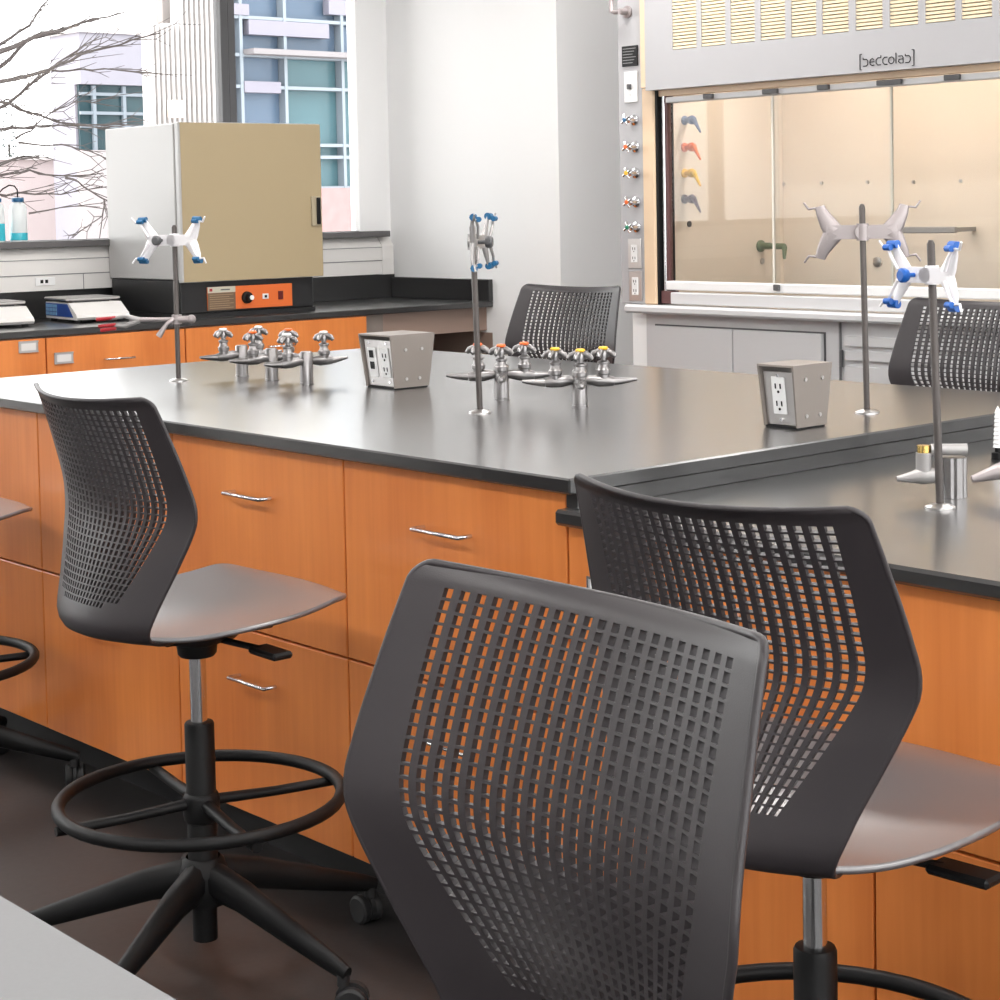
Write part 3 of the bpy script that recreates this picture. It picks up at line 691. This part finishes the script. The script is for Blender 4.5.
MB().lathe([(0, 0), (.012, 0), (.012, .012), (.006, .014), (.006, .022), (0, .022)], 14).build('collar', BLACK, gg)
pr = [(0, .022)]
for i in range(9): pr += [(.0095-.0004*i, .022+.008*i), (.0075-.0004*i, .028+.008*i)]
MB().lathe(pr+[(0, .1)], 14).build('ridged_nozzle', WHITE, gg)

# ------------------------------------------------------------------ pedestal outlet boxes
def outlet_box(cx, cy, label, blackports, dims):
    r = thing('outlet_box', label, 'outlet box', (cx, cy, ZT), 0, 'pedestal outlet boxes on the island')
    H, wt, wb, dt, db = dims                     # height, half sizes at top and bottom
    th = .004
    # two trapezium cheeks, top, and a recessed face on both sides
    b = MB()
    def hexa(a, c): b.add(a+c, [(0, 3, 2, 1), (4, 5, 6, 7), (0, 1, 5, 4), (1, 2, 6, 5), (2, 3, 7, 6), (3, 0, 4, 7)])
    for s in (-1, 1):
        x0, x1 = (s*wb, s*(wb-th)) if s < 0 else (s*(wb-th), s*wb)
        y0, y1 = (s*wt, s*(wt-th)) if s < 0 else (s*(wt-th), s*wt)
        hexa([(x0, -db, .003), (x1, -db, .003), (x1, db, .003), (x0, db, .003)], [(y0, -dt, H), (y1, -dt, H), (y1, dt, H), (y0, dt, H)])
    hexa([(-wt, -dt, H), (wt, -dt, H), (wt, dt, H), (-wt, dt, H)], [(-wt, -dt, H+th), (wt, -dt, H+th), (wt, dt, H+th), (-wt, dt, H+th)])
    b.build('cover', BOXM, r)
    MB().add([(-wb+.002, -db+.003, 0), (wb-.002, -db+.003, 0), (wb-.002, db-.003, 0), (-wb+.002, db-.003, 0), (-wb+.002, -db+.003, .004), (wb-.002, -db+.003, .004), (wb-.002, db-.003, .004), (-wb+.002, db-.003, .004)], [(0, 3, 2, 1), (4, 5, 6, 7), (0, 1, 5, 4), (1, 2, 6, 5), (2, 3, 7, 6), (3, 0, 4, 7)]).build('gasket', BLACK, r)
    # face plate follows the slope of the front
    ang = math.atan2(dt-db, H)
    FM = Matrix.Translation((0, -db+.010, .006)) @ Matrix.Rotation(ang, 4, 'X')
    f = MB().box(-wb+.005, wb-.005, -.004, 0, 0, H-.014, .001, m=FM).build('face_plate', STEEL, r)
    x0 = .012 if blackports else -.0135
    ins = MB().box(x0-.003, x0+.030, -.007, -.0042, .022, .095, .001, m=FM).build('receptacle', WHITE, f)
    s = MB()
    for dz in (.042, .076):
        for dx in (-.006, .006): s.box(x0+.0135+dx-.0016, x0+.0135+dx+.0016, -.0078, -.0071, dz-.004, dz+.006, m=FM)
        s.cyl((x0+.0135, -.0071, dz-.010), (x0+.0135, -.0078, dz-.010), .0028, n=8, m=FM)
    s.build('slot', BLACK, ins)
    if blackports:
        ip = MB().box(-.040, -.008, -.007, -.0042, .022, .095, .001, m=FM).build('data_plate', WHITE, f)
        MB().box(-.033, -.017, -.0082, -.0071, .070, .088, m=FM).box(-.033, -.017, -.0082, -.0071, .042, .060, m=FM).build('data_port', BLACK, ip)
    for dx in ((-.034, .034) if blackports else (0,)):
        for dz in (.011, H-.022): MB().cyl((dx, -.0041, dz), (dx, -.0065, dz), .0035, n=8, m=FM).build('screw', CHROME, f)
    # screws on the cheek
    for y in (-.02, .026):
        for z in (.024, .095):
            xx = wb+(wt-wb)*z/H
            MB().cyl((xx-.001, y*(.8+3*z), z), (xx+.002, y*(.8+3*z), z), .004, n=8).build('cheek_screw', STEEL, r)
    return r
outlet_box(-1.382, .733, 'grey-beige outlet box with black data ports and one receptacle', True, (.128, .064, .057, .068, .0525))
outlet_box(-.136, .735, 'grey-beige outlet box with a single duplex receptacle near the worktop edge', False, (.119, .045, .042, .058, .0435))

# ------------------------------------------------------------------ stools
WRAP = .042
KEY = [(z, ye-WRAP*w, hw, WRAP*w) for z, ye, hw, w in (  # z, y of the side edge, half width, wrap of the sides
    (1.022, -.186, .2025, 1), (.97, -.166, .2105, 1), (.91, -.145, .2195, 1.02), (.875, -.134, .2238, 1.05), (.845, -.1265, .2272, 1.1), (.820, -.1255, .2258, 1.1), (.795, -.130, .2172, 1.1),
    (.76, -.1405, .2035, 1.1), (.73, -.150, .191, 1.1), (.69, -.164, .1745, 1.1), (.66, -.174, .164, 1.15), (.640, -.178, .156, 1.2), (.624, -.172, .148, 1.2), (.614, -.152, .139, 1.0), (.609, -.125, .127, .6), (.608, -.085, .105, .1))]
def lerp_key(s):
    # s = arc position along the profile, smooth (Catmull-Rom)
    i = 0
    while i < len(ARC)-2 and s > ARC[i+1]: i += 1
    t = (s-ARC[i])/(ARC[i+1]-ARC[i]); t = min(1, max(0, t))
    out = []
    for k in range(4):
        p1, p2 = KEY[i][k], KEY[i+1][k]
        m1 = (KEY[min(i+1, len(KEY)-1)][k]-KEY[max(i-1, 0)][k])/(ARC[min(i+1, len(KEY)-1)]-ARC[max(i-1, 0)])
        m2 = (KEY[min(i+2, len(KEY)-1)][k]-KEY[i][k])/(ARC[min(i+2, len(KEY)-1)]-ARC[i])
        h = ARC[i+1]-ARC[i]
        out.append((2*t**3-3*t*t+1)*p1+(t**3-2*t*t+t)*h*m1+(-2*t**3+3*t*t)*p2+(t**3-t*t)*h*m2)
    return out
ARC = [0]
for a, b in zip(KEY, KEY[1:]): ARC.append(ARC[-1]+math.hypot(a[0]-b[0], a[1]-b[1]))
def back_mesh():
    TOT = ARC[-1]; NC = 21; U0 = .8
    pitch = 2*U0/NC
    us = [-1, -.985, -.95, -.89, -.83]
    hole_c = set()
    for c in range(NC):
        a = -U0+c*pitch
        hole_c.add(len(us)); us += [a+pitch*.23, a+pitch*.77]
    us += [.83, .89, .95, .985, 1]
    rows = [0, .0012, .003, .006, .010, .0145]
    RP = .0110; NR = 32; s0 = .0165
    hole_r = {}
    for r in range(NR):
        a = s0+r*RP
        hole_r[len(rows)] = r; rows += [a+RP*.12, a+RP*.88]
    s = rows[-1]+.006
    while s < TOT-.006: rows.append(s); s += .011
    rows.append(TOT)
    nu, nr = len(us), len(rows); RC = .015
    def U1(s):
        if s < .15: return .85-.05*s/.15
        if s < .385: t = (s-.15)/.235; return .80-.27*t**1.7
        return .53
    def P(u, s):
        z, y, hw, wr = lerp_key(s)
        if s < RC: hw = hw-RC+math.sqrt(max(0, RC*RC-(RC-s)**2))
        if TOT-s < .03: e = .03-(TOT-s); hw -= .03-math.sqrt(max(0, .03**2-e*e))
        k = U1(s); w = abs(u)
        w = w/U0*k if w < U0 else k+(w-U0)/(1-U0)*(1-k)
        x = math.copysign(w, u)*hw
        y2 = y+wr*w**2.0
        if s < .016: y2 -= .008*(1-s/.016)**2
        if s < .10: z -= .009*(1-w*w)*(1-s/.10)
        return Vector((x, y2, z))
    grid = [[P(u, s) for u in us] for s in rows]
    nrm = [[None]*nu for _ in rows]
    for j in range(nr):
        for i in range(nu):
            du = grid[j][min(i+1, nu-1)]-grid[j][max(i-1, 0)]; dv = grid[min(j+1, nr-1)][i]-grid[max(j-1, 0)][i]
            n_ = dv.cross(du)
            n_ = n_.normalized() if n_.length > 1e-12 else Vector((0, 1, 0))
            nrm[j][i] = n_ if True else n_
    # make the normals look forward (+y) on the upper part
    sg = 1 if nrm[nr//3][nu//2].y > 0 else -1
    T = .0032
    mb = MB()
    fr = [grid[j][i]+nrm[j][i]*sg*T for j in range(nr) for i in range(nu)]
    bk = [grid[j][i]-nrm[j][i]*sg*T for j in range(nr) for i in range(nu)]
    def is_hole(j, i):
        if i not in hole_c or j not in hole_r: return False
        c = (us[i]+us[i+1])/2/U0; r = hole_r[j]
        return r < NR-2.2*c*c
    F = []; Bk = []; Hs = []
    for j in range(nr-1):
        for i in range(nu-1):
            a, b, c, d = j*nu+i, j*nu+i+1, (j+1)*nu+i+1, (j+1)*nu+i
            if is_hole(j, i): Hs.append((a, b, c, d)); continue
            F.append((a, b, c, d) if sg < 0 else (a, d, c, b)); Bk.append((a, d, c, b) if sg < 0 else (a, b, c, d))
    mb.add(fr, F, True); mb.add(bk, Bk, True)
    for h in Hs:
        vs = [fr[k] for k in h]+[bk[k] for k in h]
        fs = [(k, (k+1) % 4, 4+(k+1) % 4, 4+k) for k in range(4)]
        if sg < 0: fs = [f[::-1] for f in fs]
        mb.add(vs, fs, False)
    # rounded rim
    loop = [j*nu for j in range(nr)]+[(nr-1)*nu+i for i in range(1, nu)]+[j*nu+nu-1 for j in range(nr-2, -1, -1)]+[i for i in range(nu-2, 0, -1)]
    mb.tube([grid[k//nu][k % nu] for k in loop if not (k % nu in (1, nu-2) and k//nu in (0, nr-1))], .0037, 8, closed=True, up=None)
    return mb
def seat_mesh():
    # local outline: rear (y = -.165) to front (y = .205)
    nyy, nx = 30, 24
    Y0, Y1 = -.205, .222
    def hw(y):
        t = (y-Y0)/(Y1-Y0)
        base = .140+.078*math.sin(min(1, t*1.5)*PI/2)-.022*max(0, t-.6)/.4
        if Y1-y < .045: q = .045-(Y1-y); base -= .045-math.sqrt(max(0, .045**2-q*q))
        return base
    def zz(x, y):
        t = (y-Y0)/(Y1-Y0)
        z = .614+.002*t+.040*t*t
        z += .010*(max(0, .28-t)/.28)**2
        z -= .009*(max(0, t-.86)/.14)**2
        return z+.016*(abs(x)/.21)**2.5*(1-.5*t)-.008*math.exp(-(x*x)/.02-((y-.0)**2)/.02)
    ys = [Y0+(Y1-Y0)*(.5-.5*math.cos(PI*k/(nyy-1))) for k in range(nyy)]
    us = [math.sin(PI/2*(-1+2*k/(nx-1))) for k in range(nx)]
    top = []
    for y in ys:
        t = (y-Y0)/(Y1-Y0)
        for u in us:
            yy = y+.036*u*u*max(0, 1-t/.45)**1.5
            if y > .1: yy -= .026*u*u*(y-.1)/.122
            top.append(Vector((u*hw(y), yy, zz(u*hw(y), y))))
    bot = [v+Vector((0, 0, -.009)) for v in top]
    mb = MB(); F = []; G = []
    for j in range(nyy-1):
        for i in range(nx-1):
            a, b, c, d = j*nx+i, j*nx+i+1, (j+1)*nx+i+1, (j+1)*nx+i
            F.append((a, b, c, d)); G.append((a, d, c, b))
    mb.add(top, F, True); mb.add(bot, G, True)
    loop = [j*nx for j in range(nyy)]+[(nyy-1)*nx+i for i in range(1, nx)]+[j*nx+nx-1 for j in range(nyy-2, -1, -1)]+[i for i in range(nx-2, 0, -1)]
    mb.tube([top[k]+Vector((0, 0, -.0045)) for k in loop], .0047, 8, closed=True)
    return mb
def make_stool():
    r = thing('lab_stool', 'stool', 'stool', (0, 0, 0), 0, 'perforated-back stools around the island')
    back_mesh().build('backrest', PLASTIC, r)
    seat_mesh().build('seat', SEATP, r)
    MB().lathe([(0, .545), (.030, .545), (.034, .550), (.036, .566), (.070, .578), (.085, .590), (0, .600)], 20).box(-.07, .07, -.10, .12, .586, .602, .006).build('seat_mount', BLACK, r)
    MB().tube([(.03, .0, .584), (.10, .02, .580), (.155, .035, .577)], [.006, .006, .006], 8).add(*(lambda m: (m.v, m.f))(MB().box(.140, .222, .016, .056, .570, .582, .004))).build('height_lever', BLACK, r)
    MB().lathe([(.0145, .40), (.0145, .546), (0, .546)], 18).build('gas_cylinder', CHROME, r)
    MB().lathe([(0, .440), (.016, .440), (.024, .438), (.026, .434), (.026, .18), (.030, .17), (.030, .125), (0, .125)], 20).build('column_sleeve', BLACK, r)
    ring = MB().tube([(.245*math.cos(2*PI*k/48), .245*math.sin(2*PI*k/48), .304) for k in range(48)], .0115, 10, closed=True).build('foot_ring', BLACK, r)
    MB().lathe([(.0262, .262), (.030, .264), (.032, .275), (.032, .305), (.029, .312), (.0262, .314)], 18).tube([(.038, -.005, .288), (.058, -.008, .288)], .009, 10).build('ring_collar', BLACK, ring)
    for k in range(4):
        a = math.radians(80+90*k); c, s = math.cos(a), math.sin(a)
        MB().tube([(.030*c, .030*s, .296), (.14*c, .14*s, .291), (.236*c, .236*s, .290), (.258*c, .258*s, .290)], [.010, .009, .009, .0085], 8, flat=1.2).build('spoke', BLACK, ring)
    MB().lathe([(.0, .116), (.040, .118), (.046, .130), (.044, .175), (.036, .195), (.0305, .200)], 20).lathe([(0, .052), (.022, .052), (.022, .116), (0, .116)], 14).build('hub', BLACK, r)
    leg0 = None
    for k in range(5):
        a = math.radians(12+72*k); c, s = math.cos(a), math.sin(a)
        pts = [(.026*c, .026*s, .162), (.10*c, .10*s, .148), (.22*c, .22*s, .110), (.315*c, .315*s, .081), (.342*c, .342*s, .072)]
        lg = MB().tube(pts, [.034, .029, .022, .0165, .013], 10, flat=.75, up=(0, 0, 1)).build('leg', BLACK, r)
        cx, cy = .332*c, .332*s; w = a+.6+k*1.1; tx, ty = math.cos(w), math.sin(w)
        cst = MB().cyl((cx, cy, .052), (cx, cy, .070), .011, n=10)
        ox, oy = cx-.012*ty*0+.014*tx, cy+.014*ty
        for sgn in (-1, 1):
            p0 = (ox-ty*sgn*.005, oy+tx*sgn*.005, .0265); p1 = (ox-ty*sgn*.022, oy+tx*sgn*.022, .0265)
            cst.add(*(lambda m: (m.v, m.f))(MB().lathe([(0, 0), (.024, 0), (.0265, .003), (.0265, .014), (.022, .017), (.010, .0155), (0, .0155)], 18, frame_to(p0, p1))), True)
        cst.cyl((ox+ty*.004, oy-tx*.004, .030), (ox-ty*.004, oy+tx*.004, .030), .028, n=16)
        cst.build('caster', RUBBER, lg)
    return r
st = make_stool()
STOOLS = [
    (-.578, -.346, -.029, .010, 'dark grey perforated stool with bright seat in front of the drawers below the rod stand'),
    (.783, -.339, .058, -.014, 'black perforated stool drawn up to the lower worktop, its seat facing the cabinets'),
    (1.128, -1.242, 3.105, 0, 'dark grey perforated stool with its back to the island, facing the pale grey table'),
    (-2.03, 1.759, 3.229, .048, 'dark grey perforated stool on the hood side of the island, nearer the window bench'),
    (-.522, 1.719, 3.135, .043, 'dark grey perforated stool on the hood side of the island, nearer the lower worktop'),
    (-1.86, -.285, -.03, .01, 'stool showing only its seat edge and foot ring beside the end cabinet'),
]
for i, (x, y, rz, dz, lb) in enumerate(STOOLS):
    o = st if i == 0 else copy_tree(st)
    o.location = (x, y, 0); o.rotation_euler = (0, 0, rz); o['label'] = lb
    for ch in o.children:                         # each stool is set to its own height on the gas cylinder
        if ch.name.split('.')[0] in ('backrest', 'seat', 'seat_mount', 'height_lever', 'gas_cylinder'): ch.location.z = dz
        if i == 5 and ch.name.split('.')[0] == 'leg': ch.rotation_euler.z = -.52
# ------------------------------------------------------------------ grey table by the camera
tb = thing('work_table', 'pale grey laminate table the turned stool faces', 'table', (0, 0, 0))
TX0, TX1, TY0, TY1 = -1.6, 1.75, -2.35, -1.505
MB().box(TX0, TX1, TY0, TY1, ZT-.030, ZT, .002).build('tabletop', TABLEL, tb)
for x in (TX0+.06, TX1-.06):
    for y in (TY0+.06, TY1-.06): MB().box(x-.022, x+.022, y-.022, y+.022, 0, ZT-.0305, .003).build('leg', DARKG, tb)

# ------------------------------------------------------------------ outside
GZ = -3.6
struct('ground', MB().box(-140, XW-.6, -80, 120, GZ-.3, GZ), mat('pale_ground', (.55, .50, .48), .9, var=.1, vscale=.4), 'pale paved ground outside the windows', 'ground')
def xb(px, py, X): q = at(px, py, 0, X); return q.y, q.z
X1 = -30.0
LIL = mat('lilac_grey_cladding', (.25, .245, .285), .7, var=.05)
GLZ = mat('dark_teal_glazing', (.02, .05, .06), .25, spec=.3, var=.6, vscale=1.2)
GLZ2 = mat('blue_glazing', (.065, .10, .15), .25, spec=.3, var=.35, vscale=.8)
GLZ3 = mat('green_blue_glazing', (.05, .11, .13), .25, spec=.3, var=.3, vscale=.7)
PINK = mat('pink_brick', (.29, .185, .185), .85, var=.25, vscale=5)
LGT = mat('pale_metal_mullion', (.19, .225, .26), .5)
FIN = mat('white_fin_metal', (.48, .46, .455), .5)
# lilac block with window band
b1 = thing('lilac_building', 'lilac-grey clad building with a dark window band behind the bare tree', 'building', (X1, 0, GZ))
yl, zt = xb(79, 32, X1); yr, _ = xb(200, 20, X1); _, zw1 = xb(90, 84, X1); _, zw0 = xb(90, 124, X1)
MB().box(-1.2, -.25, yl, yr, 0, zt-GZ, 0).build('wall', LIL, b1)
MB().box(-.25, 0, yl, yr, zw1-GZ, zt-GZ).build('parapet_wall', LIL, b1)
MB().box(-.25, 0, yl, yr, 0, xb(90, 150, X1)[1]-GZ).build('lower_wall', mat('pale_rose_render', (.36, .33, .335), .8), b1)
MB().box(-1.25, .06, yl-.06, yr, zt-GZ, zt-GZ+.12).build('coping', FIN, b1)
wy0, wy1 = xb(83, 100, X1)[0], xb(180, 100, X1)[0]
zb, zbm = xb(90, 133, X1)[1]-GZ, xb(90, 112, X1)[1]-GZ
MB().box(-.22, -.16, wy0, yr, xb(90, 150, X1)[1]-GZ, zw1-GZ).build('window_band', GLZ, b1)
m = MB()
for px in (97, 127, 157): y = xb(px, 110, X1)[0]; m.box(-.159, -.08, y-.035, y+.035, xb(90, 150, X1)[1]-GZ, zw1-GZ-.02)
for pz in (94, 113, 126): z = xb(110, pz, X1)[1]-GZ; m.box(-.159, -.085, wy0, yr, z-.03, z+.03)
m.build('mullion', LGT, b1)
# white fin screen, every fin apart
X2 = -22.0
fs = thing('fin_screen', 'row of tall white vertical fins on the facade beside the dark mullion', 'screen', (X2, 0, GZ))
for k in range(15):
    px = 148+5.0*k
    y = xb(px, 60, X2)[0]; zt2 = xb(px, 24 if px < 178 else -40, X2)[1]-GZ
    MB().box(-.15, .15, y-.018, y+.018, 0, zt2).build('fin', FIN, fs)
y0, y1 = xb(178, 60, X2)[0], xb(222, 60, X2)[0]
MB().box(-.6, -.4, y0, y1, 0, xb(200, -40, X2)[1]-GZ).build('backing_wall', mat('warm_white_cladding', (.27, .245, .235), .8), fs)
q = xb(173, 104, X2+.3); q2 = xb(178, 118, X2+.3)
MB().box(.30, .45, q[0]-.10, q[0]+.12, q2[1]-GZ, q[1]-GZ+.05, .01).build('service_box', mat('cream_box', (.75, .62, .50), .6), fs)
# glazed block with pink brick base (right hand window light)
X3 = -24.0
gb = thing('glazed_building', 'blue glazed building with pale mullions above a pink brick base', 'building', (X3, 0, GZ))
y0, y1 = xb(227, 60, X3)[0], xb(420, 60, X3)[0]
ztop = xb(300, -60, X3)[1]-GZ
zbr = xb(340, 188, X3)[1]-GZ
MB().box(-.7, -.4, y0, y1, 0, ztop).build('core', mat('dusk_blue_core', (.08, .11, .155), .7), gb)
MB().box(-.4, 0, y0, y1, 0, zbr, 0).build('brick_base', PINK, gb)
cols = [227, 244, 288, 345, 402]; rowsz = [188, 157, 145, 88, 57, 20, -20, -60]
k = 0
for i in range(4):
    for j in range(len(rowsz)-1):
        ya, yb2 = xb(cols[i], 80, X3)[0], xb(cols[i+1], 80, X3)[0]; za, zb2 = xb(300, rowsz[j], X3)[1]-GZ, xb(300, rowsz[j+1], X3)[1]-GZ
        MB().box(-.34, -.25, ya+.02, yb2-.02, za+.02, zb2-.02).build('pane', GLZ3 if (i >= 2 and j < 4) else GLZ2, gb); k += 1
m = MB()
for c in cols: y = xb(c, 80, X3)[0]; m.box(-.24, -.05, y-.03, y+.03, zbr, ztop)
for rz_ in rowsz[:-1]: z = xb(300, rz_, X3)[1]-GZ; m.box(-.24, -.06, y0, y1, z-.028, z+.028)
m.build('mullion', LGT, gb)
for (a, c, d, e) in ((250, 330, 24, 34), (246, 282, 82, 92), (330, 372, 2, 14), (233, 250, 4, 14)):
    p0 = xb(a, e, X3); p1 = xb(c, d, X3)
    MB().box(-.20, -.03, p0[0], p1[0], p0[1]-GZ, p1[1]-GZ).build('spandrel', mat('lavender_panel', (.19, .185, .23), .6), gb)
z = xb(300, 54, X3)[1]-GZ
MB().box(-.30, .25, xb(246, 60, X3)[0], y1, z-.05, z+.04).build('canopy_slab', mat('stone_grey', (.2, .19, .2), .7), gb)
# low pink wall across the yard and a hazy hedge
X4 = -33.0
lw = thing('yard_wall', 'low pale pink yard wall below the bare branches', 'garden wall', (X4, 0, GZ))
y0, y1 = xb(-80, 200, X4)[0], xb(225, 200, X4)[0]
MB().box(-.4, 0, y0, y1, 0, xb(60, 160, X4)[1]-GZ).build('wall', mat('pale_pink_render', (.42, .36, .36), .85, var=.06, vscale=2), lw)
MB().box(-.5, .1, y0, y1, xb(60, 160, X4)[1]-GZ, xb(60, 157, X4)[1]-GZ).build('coping', FIN, lw)
# conifer shapes far left
def conifer(px, ptop, pbot, X, label):
    y, zt = xb(px, ptop, X); H = zt-GZ
    r = thing('conifer', label, 'tree', (X, y, GZ), 0, 'conifers across the yard')
    rnd = random.Random(px)
    MB().cyl((0, 0, 0), (0, 0, H*.9), .10, .03, n=8).build('trunk', mat('bark_grey', (.05, .045, .04), .9), r)
    vs = []; fs = []
    for k in range(900):
        t = rnd.random()**.7; z = H*(.25+.75*t); rad = (1-t)*H*.17+.05; a = rnd.random()*2*PI; q = rad*math.sqrt(rnd.random())
        c = Vector((q*math.cos(a), q*math.sin(a), z)); L = .35*(1.2-t)
        d = Vector((math.cos(a), math.sin(a), -.35+rnd.random()*.3)).normalized()*L; w = Vector((-d.y, d.x, rnd.uniform(-.1, .1))).normalized()*L*.22
        b0 = len(vs); vs += [c-w, c+w, c+d]; fs.append((b0, b0+1, b0+2))
    o = MB().add(vs, fs).build('foliage', mat('grey_green_needles', (.05, .075, .075), .8, var=.3), r); o['kind'] = 'stuff'
conifer(8, 112, 190, -37, 'dark grey-green conifer at the edge of the yard')
conifer(62, 113, 190, -40, 'slim distant conifer beside the lilac building')
# bare tree: trunk left of the frame, boughs reaching across the glass
def bare_tree():
    X = -11.0
    base = at(-150, 200, 0, X)
    r = thing('bare_tree', 'leafless tree reaching thin branches across the window', 'tree', (X, base.y, GZ))
    rnd = random.Random(11)
    bark = mat('tree_bark', (.040, .032, .030), .9, bump=.4, bscale=30)
    O = Vector((X, base.y, GZ))
    MB().tube([(0, 0, 0), (.03, .02, 2), (0, .04, 3.6), (.0, .10, 5.2), (.05, .12, 6.6), (.02, .2, 8)], [.20, .17, .14, .11, .07, .03], 10).build('trunk', bark, r)
    specs = [  # pixel polylines of the main boughs and radii in metres
        ([(-150, 90), (-60, 75), (0, 52), (40, 36), (75, 25), (125, 12)], .045, .006),
        ([(-150, 110), (-60, 90), (0, 66), (30, 40), (62, 30), (100, 18)], .035, .005),
        ([(-150, 120), (-70, 105), (0, 82), (48, 70), (82, 55), (120, 44), (160, 33)], .030, .005),
        ([(-150, 130), (-50, 112), (0, 108), (22, 92), (48, 71), (75, 50), (100, 36)], .026, .004),
        ([(-150, 60), (-50, 62), (0, 45), (28, 25), (48, 0), (60, -20)], .028, .004),
        ([(-150, 170), (-40, 150), (0, 131), (35, 125), (70, 125), (110, 128)], .024, .004),
        ([(-150, 180), (-40, 172), (0, 166), (24, 156), (40, 157)], .022, .005),
        ([(-150, 150), (-50, 120), (0, 101), (30, 112), (62, 122), (95, 125), (135, 121)], .022, .004),
        ([(-150, 190), (-40, 182), (0, 176), (30, 171), (62, 176), (103, 173)], .020, .004),
        ([(-150, 195), (-20, 195), (20, 194), (60, 193), (103, 186)], .018, .003),
        ([(20, 143), (60, 145), (90, 152), (120, 165)], .010, .003),
        ([(65, 177), (85, 186), (104, 200), (102, 215), (88, 228), (72, 238)], .010, .003),
        ([(40, 70), (70, 70), (105, 70), (135, 71), (150, 76)], .011, .003),
        ([(-60, 60), (0, 100), (10, 100), (30, 88)], .010, .003),
        ([(15, 140), (30, 130), (52, 112), (75, 102), (100, 101)], .012, .003),
        ([(30, 214), (60, 208), (100, 207)], .009, .003)]
    for n_, (pts, r0, r1) in enumerate(specs):
        Xo = X+rnd.uniform(-.6, .6)
        W3 = []
        for k, (px, py) in enumerate(pts):
            q = at(px, py, 0, Xo+.05*k*rnd.uniform(-1, 1)); W3.append(q-O)
        # smooth by subdividing with jitter
        sm = []
        for a, b in zip(W3, W3[1:]):
            for t in (0, .33, .66): sm.append(a.lerp(b, t)+Vector((rnd.uniform(-.012, .012), rnd.uniform(-.012, .012), rnd.uniform(-.012, .012))))
        sm.append(W3[-1]); K = len(sm)
        bo = MB().tube(sm, [r0+(r1-r0)*(k/(K-1))**.6 for k in range(K)], 6).build('bough', bark, r)
        tw = MB()
        for k in range(3, K-1):
            for _ in range(1):
                d = (sm[k+1]-sm[k]).normalized(); L = rnd.uniform(.2, .6)
                sd = Vector((rnd.uniform(-.5, .5), rnd.uniform(-.2, .4), rnd.uniform(-.4, .5)))
                e = sm[k]+(d*.8+sd*.8)*L; mid = sm[k]+(d*.5+sd*.25)*L
                tw.tube([sm[k], mid, e], [.0048, .0034, .0018], 5)
                e2 = mid+(d*.6-sd*.6)*L*.6; tw.tube([mid, e2], [.0035, .0018], 5)
        t_ = tw.build('twigs', bark, bo); t_['kind'] = 'stuff'
bare_tree()
